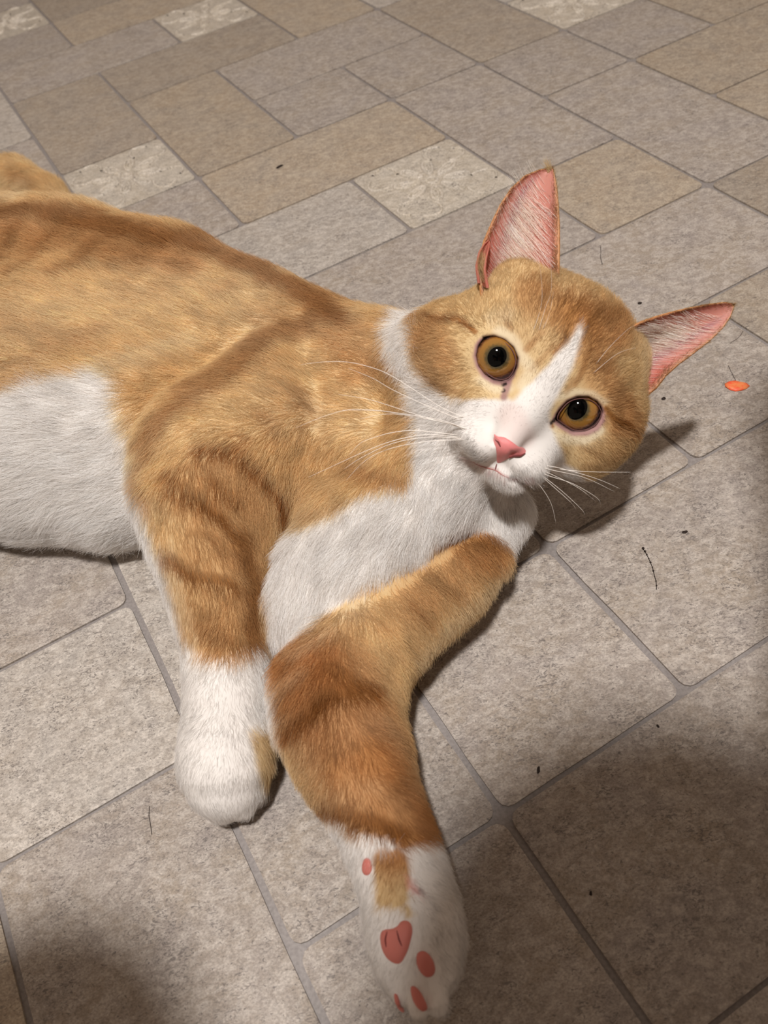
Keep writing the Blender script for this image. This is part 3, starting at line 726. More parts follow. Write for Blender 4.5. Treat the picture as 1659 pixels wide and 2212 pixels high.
inpic = vis & (Q[:, 0] > -150) & (Q[:, 1] > 300)
for L_ in LIDS:
    d_ = sd_poly(Q, np.array(L_, float)); bald[vis & (d_ < (13 if L_ is LIDS[0] else 7))] = 0
    s_ = vis & (d_ >= 5) & (d_ < 22); fl[s_] = np.minimum(fl[s_], 1.2 + (d_[s_] - 5) * .12)
d_ = sd_poly(Q, np.array(NOSE, float)); bald[vis & (d_ < 2)] = 0
for _n_, pl, _b in PADS: bald[vis & (sd_poly(Q, np.array(pl, float)) < 1)] = 0
bald[vis & (sd_line(Q, [(1098, 828), (1092, 845)]) < 5)] = 0
bald[(BN[:, 2] < -.5) & (BP[:, 2] < .012)] = 0
dens = bald * np.where(vis, 1.0, .35) * np.where(Q[:, 0] < -60, .25, 1.0)
facew = np.exp(-((BP - hd(0, -10, 0)) ** 2).sum(1) / .045 ** 2)
dens *= 1 + 1.6 * facew
grow('fur', BP, BN, BT, vc, VDIR, fl, ft, N_FUR, 11, weight=dens)
print('fur', round(_t.time() - _t0, 1))
# ------------------------------------------------------------------ eyes, nose, ears, whiskers, pads
def hit(px, py):
    d = Vector(ray(px, py)).normalized()
    r = bvh.ray_cast(Vector(CAMP), d)
    return (np.array(r[0]), np.array(r[1])) if r[0] is not None else (None, None)
def tube(name, pts, rads, mat, seg=6, parent=None, closed=False):
    n = len(pts); vs = []; fs = []; pts = [np.array(p, float) for p in pts]
    up = np.array([.3, .2, .93])
    for k in range(n):
        a = pts[(k - 1) % n] if closed or k else pts[k]; b = pts[(k + 1) % n] if closed or k < n - 1 else pts[k]
        t = b - a; t /= np.linalg.norm(t) + 1e-12
        s = np.cross(t, up); s /= np.linalg.norm(s) + 1e-12; w_ = np.cross(s, t)
        for q in range(seg):
            an = 2 * math.pi * q / seg
            vs.append(pts[k] + (s * math.cos(an) + w_ * math.sin(an)) * rads[k])
    for k in range(n if closed else n - 1):
        for q in range(seg):
            fs.append((k * seg + q, k * seg + (q + 1) % seg, ((k + 1) % n) * seg + (q + 1) % seg, ((k + 1) % n) * seg + q))
    if not closed: fs += [tuple(range(seg))[::-1], tuple((n - 1) * seg + q for q in range(seg))]
    return to_cat(mesh(name, vs, fs, mat)) if parent is None else mesh(name, vs, fs, mat, parent)

# eyeballs: amber iris painted by angle from the line of sight, domed clear surface, pupil lens
iris_m, nt, b = new_mat('amber_iris', 0.06, 0.5)
tc = nd(nt, 'ShaderNodeTexCoord'); sx = nd(nt, 'ShaderNodeSeparateXYZ'); nt.links.new(tc.outputs['Object'], sx.inputs[0])
cx_ = nd(nt, 'ShaderNodeCombineXYZ'); nt.links.new(sx.outputs[0], cx_.inputs[0]); nt.links.new(sx.outputs[1], cx_.inputs[1])
ln_ = nd(nt, 'ShaderNodeVectorMath', operation='LENGTH'); nt.links.new(cx_.outputs[0], ln_.inputs[0])
mr = nd(nt, 'ShaderNodeMapRange'); mr.inputs['From Max'].default_value = E_R; nt.links.new(ln_.outputs['Value'], mr.inputs['Value'])
nz = nd(nt, 'ShaderNodeTexNoise', i_Scale=900.0, i_Detail=4.0); nt.links.new(tc.outputs['Object'], nz.inputs['Vector'])
ad = nd(nt, 'ShaderNodeMath', operation='MULTIPLY_ADD'); ad.inputs[1].default_value = 0.16; nt.links.new(nz.outputs['Fac'], ad.inputs[0]); nt.links.new(mr.outputs[0], ad.inputs[2])
rp = ramp(nt, [(0.42, srgb(58, 56, 40)), (0.52, srgb(80, 66, 38)), (0.62, srgb(136, 98, 44)), (0.78, srgb(146, 101, 43)), (0.865, srgb(96, 58, 28)), (0.91, srgb(20, 11, 9))])
nt.links.new(ad.outputs[0], rp.inputs[0]); nt.links.new(rp.outputs[0], b.inputs['Base Color'])
b.inputs['Coat Weight'].default_value = 1.0; b.inputs['Coat Roughness'].default_value = 0.02
pup_m, nt, b = new_mat('pupil', 0.04, 0.5); b.inputs['Base Color'].default_value = (.001, .001, .001, 1); b.inputs['Specular IOR Level'].default_value = 0.22
lid_m, nt, b = new_mat('eyelid_rim', 0.55, 0.3); b.inputs['Base Color'].default_value = (*srgb(96, 62, 60), 1)
nose_m, nt, b = new_mat('nose_leather', 0.45, 0.45); b.inputs['Base Color'].default_value = (*srgb(226, 138, 138), 1); b.inputs['Subsurface Weight'].default_value = 0.25; b.inputs['Subsurface Radius'].default_value = (.004, .0015, .001)
bpn = nd(nt, 'ShaderNodeBump'); bpn.inputs['Strength'].default_value = .25; bpn.inputs['Distance'].default_value = .0002; nn_ = nd(nt, 'ShaderNodeTexNoise', i_Scale=2200.0); nt.links.new(nn_.outputs['Fac'], bpn.inputs['Height']); nt.links.new(bpn.outputs[0], b.inputs['Normal'])
pad_m, nt, b = new_mat('paw_pad', 0.6, 0.3); b.inputs['Base Color'].default_value = (*srgb(200, 120, 110), 1); b.inputs['Subsurface Weight'].default_value = 0.25; b.inputs['Subsurface Radius'].default_value = (.004, .0015, .001)
dark_m, nt, b = new_mat('dark_crease', 0.6, 0.2); b.inputs['Base Color'].default_value = (*srgb(110, 52, 52), 1)
whisk_m, nt, b = new_mat('whisker', 0.35, 0.5); b.inputs['Base Color'].default_value = (.95, .9, .84, 1)
b.inputs['Transmission Weight'].default_value = 0.0
lip_m, nt, b = new_mat('lip', 0.6, 0.2); b.inputs['Base Color'].default_value = (*srgb(170, 108, 102), 1)
HM = Matrix((Vector(HE), Vector(HV), Vector(HN))).transposed()
for k in range(2):
    bm = bmesh.new(); bmesh.ops.create_uvsphere(bm, u_segments=48, v_segments=32, radius=E_R)
    me = bpy.data.meshes.new('eye'); bm.to_mesh(me); bm.free()
    e = link('eye', me, iris_m)
    look = CAMP - EYEC[k]; look /= np.linalg.norm(look)
    lz = Vector(look); lx = (Vector(HE) - lz * Vector(HE).dot(lz)).normalized(); ly = lz.cross(lx)
    rot = Matrix((lx, ly, lz)).transposed().to_4x4()
    e.parent = cat; e.matrix_basis = Matrix.Translation(Vector(EYEC[k] - CATL)) @ rot
    # pupil: a shallow lens lying on the front of the eyeball, taller than wide
    vs = [(0, 0, E_R + .00022)]; fs = []
    rx, ry = (4.6 * MM, 5.2 * MM) if k == 0 else (4.6 * MM, 5.7 * MM)
    for r_ in range(1, 7):
        for q in range(36):
            a = 2 * math.pi * q / 36; t = r_ / 6
            x_, y_ = rx * t * math.cos(a), ry * t * math.sin(a)
            z_ = math.sqrt(E_R ** 2 - x_ * x_ - y_ * y_) + (.00022 if r_ < 6 else -.00005)
            vs.append((x_, y_, z_))
    for q in range(36): fs.append((0, 1 + q, 1 + (q + 1) % 36))
    for r_ in range(5):
        for q in range(36):
            a0 = 1 + r_ * 36 + q; a1 = 1 + r_ * 36 + (q + 1) % 36
            fs.append((a0, a0 + 36, a1 + 36, a1))
    mesh('pupil', vs, fs, pup_m, e)
    # rim
    L_ = np.array(LIDS[k], float)
    # smooth closed curve through the traced rim
    n = len(L_); sm = []
    for i in range(n):
        p0, p1, p2, p3 = L_[i - 1], L_[i], L_[(i + 1) % n], L_[(i + 2) % n]
        for t in (0, .25, .5, .75):
            sm.append(.5 * ((2 * p1) + (-p0 + p2) * t + (2 * p0 - 5 * p1 + 4 * p2 - p3) * t * t + (-p0 + 3 * p1 - 3 * p2 + p3) * t ** 3))
    cen = L_.mean(0); rim = []
    for s_ in sm:
        dd = s_ - cen; dd /= np.linalg.norm(dd)
        h_, _ = hit(*(s_ + dd * 7)); d_ray = ray(*s_)
        n0 = uv_of(h_)[2] if h_ is not None else 0
        rim.append([*s_, n0])
    rim = np.array(rim)
    rim[:, 2] = np.convolve(np.concatenate([rim[-4:, 2], rim[:, 2], rim[:4, 2]]), np.ones(9) / 9, 'valid')
    tube('eyelid', [hp(a_, b_, c_ - .25) for a_, b_, c_ in rim], [.00022] * len(rim), lid_m, 6, closed=True)

def patch(name, outline, bulge, mat, rings=6, base=-.15, parent=None):
    n = len(outline); L_ = np.array(outline, float); sm = []
    for i in range(n):
        p0, p1, p2, p3 = L_[i - 1], L_[i], L_[(i + 1) % n], L_[(i + 2) % n]
        for t in (0, .33, .67):
            sm.append(.5 * ((2 * p1) + (-p0 + p2) * t + (2 * p0 - 5 * p1 + 4 * p2 - p3) * t * t + (-p0 + 3 * p1 - 3 * p2 + p3) * t ** 3))
    sm = np.array(sm); cen = sm.mean(0); m_ = len(sm); vs = []; fs = []
    def put(q, prof):
        h_, nr = hit(*q)
        if h_ is None: h_ = np.array(at(*q, .03)); nr = np.array([0, 0, 1.])
        to = CAMP - h_; to /= np.linalg.norm(to)
        return h_ + (nr * .4 + to * .6) * (base + bulge * prof) * .001
    vs.append(put(cen, 1))
    for r_ in range(1, rings + 1):
        t = r_ / rings
        for q in sm: vs.append(put(cen + (q - cen) * t, math.sqrt(max(0, 1 - t ** 3.0))))
    for q in range(m_): fs.append((0, 1 + (q + 1) % m_, 1 + q))
    for r_ in range(rings - 1):
        for q in range(m_):
            a0 = 1 + r_ * m_ + q; a1 = 1 + r_ * m_ + (q + 1) % m_
            fs.append((a0, a1, a1 + m_, a0 + m_))
    o = mesh(name, vs, fs, mat)
    bm = bmesh.new(); bm.from_mesh(o.data); bmesh.ops.smooth_vert(bm, verts=bm.verts[:], factor=.5, use_axis_x=True, use_axis_y=True, use_axis_z=True)
    bmesh.ops.recalc_face_normals(bm, faces=bm.faces[:]); bm.to_mesh(o.data); bm.free()
    return to_cat(o)
nose = patch('nose', NOSE, 1.3, nose_m, 8)
nose['label'] = 'pink nose leather'
def surf_line(name, pl, r, lift, mat, sub=6):
    pts = []
    for a, b_ in zip(pl[:-1], pl[1:]):
        for t in np.linspace(0, 1, sub, endpoint=False):
            pts.append((a[0] + (b_[0] - a[0]) * t, a[1] + (b_[1] - a[1]) * t))
    pts.append(pl[-1]); P_ = []
    for q in pts:
        h_, nr = hit(*q)
        if h_ is None: continue
        to = CAMP - h_; to /= np.linalg.norm(to); P_.append(h_ + to * lift * .001)
    n = len(P_); P_ = np.array(P_)
    P_[1:-1] = (P_[:-2] + P_[1:-1] * 2 + P_[2:]) / 4
    return tube(name, P_, [r * .001 * (0.25 + .75 * math.sin(math.pi * (k + .5) / n)) for k in range(n)], mat, 6)
surf_line('nostril', [(1070, 950), (1077, 955), (1081, 965)], .42, 1.15, dark_m)
surf_line('nostril', [(1100, 989), (1110, 984), (1124, 985), (1135, 979)], .5, .9, dark_m)
surf_line('mouth', [(1010, 990), (1030, 1004), (1052, 1011), (1071, 1016), (1086, 1027), (1108, 1036), (1140, 1036)], .26, .0, lip_m)
surf_line('lip_cleft', [(1073, 1002), (1070, 1015)], .3, .25, dark_m)
for nm, pl, bu in PADS: patch(nm, pl, bu, pad_m)
surf_line('pad_fold', [(857, 2010), (862, 2030), (868, 2044)], .3, 2.1, dark_m)
surf_line('pad_fold', [(836, 2012), (832, 2030), (834, 2046)], .3, 2.0, dark_m)

# ears: cupped shells
EAR = [dict(L=[(1040, 640), (1036, 604), (1035, 565), (1046, 520), (1062, 482), (1081, 442), (1104, 407), (1133, 380), (1164, 367), (1190, 362)],
            R=[(1204, 640), (1206, 610), (1207, 575), (1208, 530), (1208, 485), (1206, 446), (1204, 415), (1201, 394), (1198, 378), (1194, 364)],
            nl=[-20, -22, -25, -27, -29, -31, -33, -35, -36, -37], nr=[-14, -15, -17, -20, -23, -26, -29, -32, -34, -36.5], d=[17, 17, 16, 14, 12, 9, 6.5, 4, 2, .5]),
       dict(L=[(1320, 760), (1338, 732), (1354, 712), (1384, 696), (1418, 684), (1452, 674), (1490, 665), (1532, 657), (1566, 653), (1582, 656)],
            R=[(1372, 880), (1388, 862), (1418, 838), (1438, 812), (1466, 787), (1500, 762), (1536, 734), (1562, 708), (1578, 684), (1585, 662)],
            nl=[-14, -16, -18, -21, -24, -27, -30, -33, -35, -37], nr=[-26, -27, -28, -29, -31, -32, -34, -35, -36, -37.5], d=[15, 15, 14, 13, 11, 8.5, 6, 4, 2, .5])]
for pc_ in (dict(L=[(1034, 612), (1029, 575), (1035, 545), (1046, 527), (1056, 518)], R=[(1054, 622), (1047, 585), (1050, 560), (1055, 540), (1058, 522)], nl=[-20, -20, -21, -23, -25], nr=[-17, -18, -20, -22, -25], d=[5, 6, 5, 3, .5], fold=1),):
    EAR.append(pc_)
ear_m, nt, b = new_mat('ear_skin', 0.55, 0.3)
ea = nd(nt, 'ShaderNodeAttribute', attribute_name='coat'); nt.links.new(ea.outputs['Color'], b.inputs['Base Color'])
b.inputs['Subsurface Weight'].default_value = 0.35; b.inputs['Subsurface Radius'].default_value = (.006, .002, .001); b.inputs['Subsurface Scale'].default_value = .6
ear_tip_px = []
for k, E_ in enumerate(EAR):
    nt_ = 17; rows = []
    def interp(tab, s): 
        i = min(int(s), len(tab) - 2); f = s - i; a, b_ = np.array(tab[i], float), np.array(tab[i + 1], float); return a + (b_ - a) * f
    S_ = np.linspace(0, len(E_['L']) - 1, 28); G = np.zeros((len(S_), nt_, 3)); TT = np.zeros((len(S_), nt_)); SS = np.zeros((len(S_), nt_))
    for i, s in enumerate(S_):
        l_ = hp(*interp(E_['L'], s), float(interp(E_['nl'], s))); r_ = hp(*interp(E_['R'], s), float(interp(E_['nr'], s)))
        dp = float(interp(E_['d'], s)) * MM
        for j in range(nt_):
            t = j / (nt_ - 1)
            G[i, j] = l_ + (r_ - l_) * t - HN * dp * (math.sin(math.pi * t) ** .75) ; TT[i, j] = t; SS[i, j] = s / (len(E_['L']) - 1)
    du = np.gradient(G, axis=1); dv = np.gradient(G, axis=0)
    NN = np.cross(du, dv); NN /= np.linalg.norm(NN, axis=2)[..., None] + 1e-12
    if (NN.mean((0, 1)) @ HN) < 0: NN = -NN
    thick = .0011 * np.clip(1.15 - SS, .4, 1)
    inner = G + NN * (thick / 2)[..., None]; outer = G - NN * (thick / 2)[..., None]
    R_, C_ = len(S_), nt_
    vs = list(inner.reshape(-1, 3)) + list(outer.reshape(-1, 3)); fs = []
    for i in range(R_ - 1):
        for j in range(C_ - 1):
            a = i * C_ + j
            fs.append((a, a + 1, a + C_ + 1, a + C_)); o_ = R_ * C_
            fs.append((o_ + a, o_ + a + C_, o_ + a + C_ + 1, o_ + a + 1))
    for i in range(R_ - 1):
        for j in (0, C_ - 1):
            a = i * C_ + j; o_ = R_ * C_
            fs.append((a, a + C_, o_ + a + C_, o_ + a) if j == 0 else (a, o_ + a, o_ + a + C_, a + C_))
    for j in range(C_ - 1):
        a = (R_ - 1) * C_ + j; o_ = R_ * C_; fs.append((a, a + 1, o_ + a + 1, o_ + a))
    # pink inside with a darker vein, orange outside and a pale rim
    pink = np.array(srgb(188, 128, 116)); vein = np.array(srgb(142, 90, 98)); red = np.array(srgb(176, 82, 70)); cream = np.array(srgb(186, 138, 94)); out = C_OR
    t_, s_ = TT.ravel(), SS.ravel()
    ci = np.repeat(pink[None], len(t_), 0)
    vc0 = .30 if k % 2 == 0 else .72
    ci += (vein - ci) * (.8 * np.exp(-((t_ - vc0) / .09) ** 2) * sstep(.15, .35, s_) * (1 - sstep(.7, .9, s_)))[:, None]
    ci += (red - ci) * (.7 * (np.exp(-((t_ - (0.06 if k == 0 else .94)) / .10) ** 2)) * (1 - sstep(.30, .5, s_)))[:, None]
    if k == 0: ci += (np.array(srgb(120, 58, 48)) - ci) * (.85 * np.exp(-((t_ - .17) / .07) ** 2) * sstep(.05, .12, s_) * (1 - sstep(.2, .32, s_)))[:, None]  # hollow of the ear pocket: dark red with its shade painted in
    ci += (cream - ci) * (.8 * sstep(.972, 1.0, np.maximum(np.abs(2 * t_ - 1), s_)))[:, None]
    co = np.repeat(np.array(srgb(186, 132, 80))[None], len(t_), 0)
    if 'fold' in E_:
        ci = np.repeat(np.array(srgb(166, 98, 84))[None], len(t_), 0); co = ci * 1.0
    me_o = mesh('ear_fold' if 'fold' in E_ else 'ear', vs, fs, ear_m); set_color(me_o.data, 'coat', np.concatenate([ci, co]))
    to_cat(me_o)
    if 'fold' in E_:
        up_ = dv.reshape(-1, 3); up_ = up_ / (np.linalg.norm(up_, axis=1)[:, None] + 1e-12); tr_ = []
        for i in range(R_ - 1):
            for j in range(C_ - 1): a = i * C_ + j; tr_ += [(a, a + 1, a + C_ + 1), (a, a + C_ + 1, a + C_)]
        tr_ = np.array(tr_)
        grow('ear_fur', G.reshape(-1, 3), NN.reshape(-1, 3), tr_, np.repeat(C_OR[None], R_ * C_, 0), up_, np.full(R_ * C_, 5.0), np.full(R_ * C_, .5), 900, 61, rad=.00006, npt=3, weight=1.02 - sstep(.15, .6, s_))
        continue
    # fur: outside short, inside long pale wisps rising from the inner edge
    P_ = np.array(vs); N_ = np.concatenate([NN.reshape(-1, 3), -NN.reshape(-1, 3)])
    tri = []
    for i in range(R_ - 1):
        for j in range(C_ - 1):
            a = i * C_ + j; tri += [(a, a + 1, a + C_ + 1), (a, a + C_ + 1, a + C_)]
    tri = np.array(tri)
    up = dv.reshape(-1, 3); up = up / (np.linalg.norm(up, axis=1)[:, None] + 1e-12)
    sd = du.reshape(-1, 3); sd = sd / (np.linalg.norm(sd, axis=1)[:, None] + 1e-12)
    U2 = np.concatenate([up, up]); 
    cw = np.repeat(C_OR[None], len(P_), 0) * np.where(fbm(P_, 120) > .5, 1, .85)[:, None]
    wo = np.zeros(len(P_)); wo[R_ * C_:] = 1
    grow('ear_fur', P_, N_, tri + R_ * C_, cw, U2, np.full(len(P_), 3.4), np.full(len(P_), .16), 9000, 31 + k, rad=.00008, npt=3)
    edge = sstep(.80, .97, np.maximum(np.abs(2 * t_ - 1), s_ * 1.0))
    ed2 = np.concatenate([edge, edge]) + 1e-4
    grow('ear_fur', P_, N_, tri, np.repeat(cream[None], len(P_), 0), U2, np.full(len(P_), 2.6), np.full(len(P_), .4), 6000, 35 + k, rad=.00006, npt=3, weight=ed2, jit=.4)
    # wisps
    if k == 0: wd = -sd * .75 + up * .75; wt = np.exp(-((t_ - .60) / .22) ** 2) * (1 - sstep(.4, .8, s_))
    else: wd = sd * .65 + up * .75; wt = np.exp(-((t_ - .30) / .26) ** 2) * (1 - sstep(.4, .8, s_))
    wt = np.concatenate([wt, wt]) + 1e-4
    wd = np.concatenate([wd, wd])
    grow('ear_wisps', P_, N_, tri, np.repeat(np.array(srgb(252, 238, 228))[None], len(P_), 0), wd, np.full(len(P_), 15.0), np.full(len(P_), .42), 1500, 41 + k, rad=.000055, npt=5, weight=wt, jit=.08, clumpk=.35)
# tuft at the tip of the upper ear
tipP = hp(1193, 366, -36); ups = hp(1188, 345, -36) - tipP
grow('ear_tuft', np.array([tipP - HE * .0025, tipP + HE * .002, tipP - HV * .003]), np.repeat(HN[None], 3, 0), np.array([[0, 1, 2]]), np.repeat(C_OR[None], 3, 0), np.repeat((ups / np.linalg.norm(ups))[None], 3, 0), np.full(3, 6.5), np.full(3, .05), 70, 51, rad=.00006, npt=3, jit=.16)

# whiskers
WH = [([(1004, 902), (950, 878), (850, 814), (793, 791), (739, 781), (685, 783), (650, 788)], 12, 22), ([(1000, 908), (930, 880), (850, 843), (807, 818), (753, 796)], 12, 14),
      ([(1008, 925), (930, 905), (850, 879), (793, 862), (731, 852)], 13, 14), ([(1010, 928), (950, 907), (850, 891), (807, 886), (753, 885), (698, 900), (639, 924)], 14, 22), ([(1008, 926), (950, 910), (860, 893), (800, 887), (740, 886)], 12, 18),
      ([(1006, 930), (960, 913), (850, 894), (777, 905)], 10, 8), ([(990, 940), (900, 930), (850, 934), (815, 943), (780, 956), (755, 982)], 12, 12), ([(995, 945), (920, 939), (850, 952), (793, 973), (725, 1004), (666, 1031)], 12, 14),
      ([(1000, 948), (930, 944), (850, 957), (780, 989), (744, 1013)], 9, 10), ([(1005, 950), (930, 953), (850, 967), (793, 992), (747, 1038)], 8, 8),
      ([(1195, 1012), (1270, 1019), (1362, 1020)], 8, 6), ([(1180, 1006), (1213, 1012), (1289, 1034), (1340, 1056)], 12, 4), ([(1170, 1010), (1200, 1017), (1264, 1032), (1327, 1062)], 12, 2), ([(1160, 1015), (1183, 1027), (1238, 1045), (1289, 1075), (1297, 1090)], 10, 0),
      ([(1150, 1018), (1170, 1027), (1213, 1060), (1256, 1100), (1263, 1113)], 12, 0), ([(1135, 1015), (1150, 1029), (1178, 1065), (1193, 1095), (1201, 1132)], 10, -2), ([(1175, 1018), (1203, 1030), (1251, 1055), (1287, 1083)], 9, 0), ([(1165, 1025), (1188, 1045), (1233, 1085), (1244, 1100)], 8, -2),
      ([(1151, 717), (1165, 676), (1171, 640), (1168, 589), (1160, 555)], 4, 14), ([(1163, 717), (1178, 665), (1190, 632), (1191, 584), (1185, 545)], 4, 14), ([(1172, 712), (1186, 680), (1196, 630)], 3, 10),
      ([(1285, 790), (1313, 754), (1352, 715), (1370, 703)], 2, 8), ([(1277, 810), (1332, 765), (1374, 751)], 2, 8)]
for wl, n_root, n_tip in WH:
    L_ = np.array(wl, float); n = len(L_); pts = []
    for i in range(n - 1):
        p0, p1, p2, p3 = L_[max(i - 1, 0)], L_[i], L_[i + 1], L_[min(i + 2, n - 1)]
        for t in (0, .25, .5, .75): pts.append(.5 * ((2 * p1) + (-p0 + p2) * t + (2 * p0 - 5 * p1 + 4 * p2 - p3) * t * t + (-p0 + 3 * p1 - 3 * p2 + p3) * t ** 3))
    pts.append(L_[-1]); m_ = len(pts)
    h_, _ = hit(*pts[0]); n0 = uv_of(h_)[2] - .5 if h_ is not None else n_root
    P3 = [hp(*q, n0 + (max(n_tip, n0 + 2 if n_tip > 8 else n_tip) - n0) * (i / (m_ - 1))) for i, q in enumerate(pts)]
    r0 = .00015 if L_[0][1] > 860 else .000065
    tube('whisker', P3, [r0 * (1 - .8 * i / (m_ - 1)) for i in range(m_)], whisk_m, 5)
print('face', round(_t.time() - _t0, 1))
# ------------------------------------------------------------------ crumbs and scraps on the floor
crumb_m, nt, b = new_mat('dark_crumb', 0.7, 0.3); b.inputs['Base Color'].default_value = (*srgb(38, 28, 24), 1)
scrap_m, nt, b = new_mat('orange_scrap', 0.5, 0.4)
n1 = nd(nt, 'ShaderNodeTexNoise', i_Scale=420.0); g1 = nd(nt, 'ShaderNodeNewGeometry'); nt.links.new(g1.outputs['Position'], n1.inputs['Vector'])
r1 = ramp(nt, [(0.4, srgb(226, 92, 58)), (0.62, srgb(222, 130, 78))]); nt.links.new(n1.outputs['Fac'], r1.inputs[0]); nt.links.new(r1.outputs[0], b.inputs['Base Color'])
strand_m, nt, b = new_mat('dark_strand', 0.6, 0.3); b.inputs['Base Color'].default_value = (*srgb(74, 66, 62), 1)
Z0 = 0.0
def lump(name, px, py, ax, ay, ang, label, hgt=.5, seed=1):
    c = at(px, py, Z0); s_ = mpp(c); bm = bmesh.new(); bmesh.ops.create_icosphere(bm, subdivisions=2, radius=1)
    r_ = random.Random(seed)
    for v in bm.verts:
        k = r_.uniform(.8, 1.15); v.co = (v.co.x * ax * s_ * k, v.co.y * ay * s_ * k, (v.co.z * .5 + .5) * min(ax, ay) * s_ * 2 * hgt)
    me = bpy.data.meshes.new(name); bm.to_mesh(me); bm.free()
    o = link(name, me, crumb_m); o.location = (c[0], c[1], 0.0); o.rotation_euler = (0, 0, ang); o['label'] = label; o['category'] = 'crumb'; o['group'] = 'dark crumbs scattered on the floor'
    return o
lump('crumb', 1433, 862, 5, 3.6, .2, 'small black crumb on the tile just below the lower ear', seed=2)
lump('crumb', 1382, 656, 4, 3.4, 0, 'tiny black crumb on the tile above the crown of the head between the ears', seed=3)
lump('crumb', 1479, 1150, 6, 3.4, 0, 'black oval crumb on the big tile to the right of the chin', seed=4)
lump('crumb', 1163, 1664, 3.2, 8, -.35, 'long black crumb on the tile edge right of the outstretched foreleg', seed=5)
lump('crumb', 1276, 1930, 2.6, 5, -.3, 'small dark crumb inside the dark shadow at lower right', seed=6)
lump('crumb', 604, 361, 9, 3.2, .5, 'thin dark crumb on the long tan tile behind the back of the cat', seed=7)
lump('crumb', 1421, 1569, 2.4, 4, .3, 'faint brown crumb below the junction of the two large right tiles', seed=8)
# twig of little beads
tw = [(1389, 1186), (1393, 1192), (1397, 1199), (1401, 1207), (1405, 1216), (1409, 1226), (1411, 1234), (1414, 1246), (1417, 1256), (1418, 1266), (1418, 1273)]
bm = bmesh.new(); c0 = at(*tw[0], 0)
for k, q in enumerate(tw):
    p = at(*q, 0); r_ = (.00075, .0006, .0005, .00042, .00055, .0004, .00055, .0003, .0004, .00045, .0003)[k]
    bmesh.ops.create_icosphere(bm, subdivisions=1, radius=r_, matrix=Matrix.Translation(Vector((p[0] - c0[0], p[1] - c0[1], r_ * .9 + Z0))))
    if k < len(tw) - 1:
        q2 = at(*tw[k + 1], 0); a = Vector((p[0] - c0[0], p[1] - c0[1], .0003)); b_ = Vector((q2[0] - c0[0], q2[1] - c0[1], .0003)); d_ = b_ - a
        bmesh.ops.create_cone(bm, cap_ends=True, segments=5, radius1=.00018, radius2=.00018, depth=d_.length, matrix=Matrix.Translation((a + b_) / 2) @ d_.to_track_quat('Z', 'Y').to_matrix().to_4x4())
me = bpy.data.meshes.new('twig'); bm.to_mesh(me); bm.free()
o = link('twig', me, crumb_m); o.location = (c0[0], c0[1], 0); o['label'] = 'thin dark beaded twig lying on the big tile right of the chin'; o['category'] = 'twig'
# orange scrap
out = [(1565, 830), (1575, 826), (1588, 822), (1598, 826), (1612, 830), (1620, 834), (1612, 841), (1600, 845), (1588, 846), (1576, 843), (1566, 836)]
cc = at(1592, 834, 0); P_ = [at(*q, 0) - cc for q in out]; vs = []; fs = []; n = len(out)
for lay, sc_, zz in ((0, 1, 0.0), (1, 1.0, .0005), (2, .72, .0013), (3, .35, .0011)):
    for k, p in enumerate(P_): vs.append((p[0] * sc_, p[1] * sc_, zz + (.0005 * math.sin(k * 2.1) if lay in (1, 2) else 0) * (1 if zz else 0) + .0001))
for lay in range(3):
    for k in range(n): fs.append((lay * n + k, lay * n + (k + 1) % n, (lay + 1) * n + (k + 1) % n, (lay + 1) * n + k))
fs.append(tuple(range(3 * n, 4 * n))); fs.append(tuple(range(n))[::-1])
o = mesh('scrap', vs, fs, scrap_m); o.location = (cc[0], cc[1], Z0); o['label'] = 'small bright orange-red scrap on the floor right of the lower ear'; o['category'] = 'scrap'
def strand(pl, r, label, mat=strand_m):
    P3 = [at(*q, 0) * [1, 1, 0] + [0, 0, Z0 + r + .0001] for q in pl]; n = len(P3); c0 = P3[0] * [1, 1, 0]
    vs = []; fs = []
    for k, p in enumerate(P3):
        for q in range(4):
            a = math.pi * q / 2; vs.append((p[0] - c0[0] + r * math.cos(a), p[1] - c0[1], p[2] + r * math.sin(a)))
    for k in range(n - 1):
        for q in range(4): fs.append((k * 4 + q, k * 4 + (q + 1) % 4, k * 4 + 4 + (q + 1) % 4, k * 4 + 4 + q))
    o = mesh('hair_strand', vs, fs, mat); o.location = c0; o['label'] = label; o['category'] = 'hair'; o['group'] = 'loose hairs on the floor'
strand([(1297, 533), (1298, 545), (1297, 556), (1301, 572)], .00022, 'short dark loose hair on the tile right of the upper ear')
strand([(1605, 716), (1599, 726), (1590, 734), (1577, 742)], .00020, 'bent dark loose hair near the tip of the lower ear')
strand([(1573, 790), (1580, 805), (1588, 820), (1592, 828)], .00014, 'fine loose hair leading to the orange scrap')
strand([(323, 1742), (322, 1762), (326, 1786), (328, 1803)], .00016, 'curved dark loose hair on the tile left of the white paw')
strand([(862, 445), (868, 446), (876, 440), (872, 448)], .00016, 'tiny curled dark hair on the pale embossed tile')

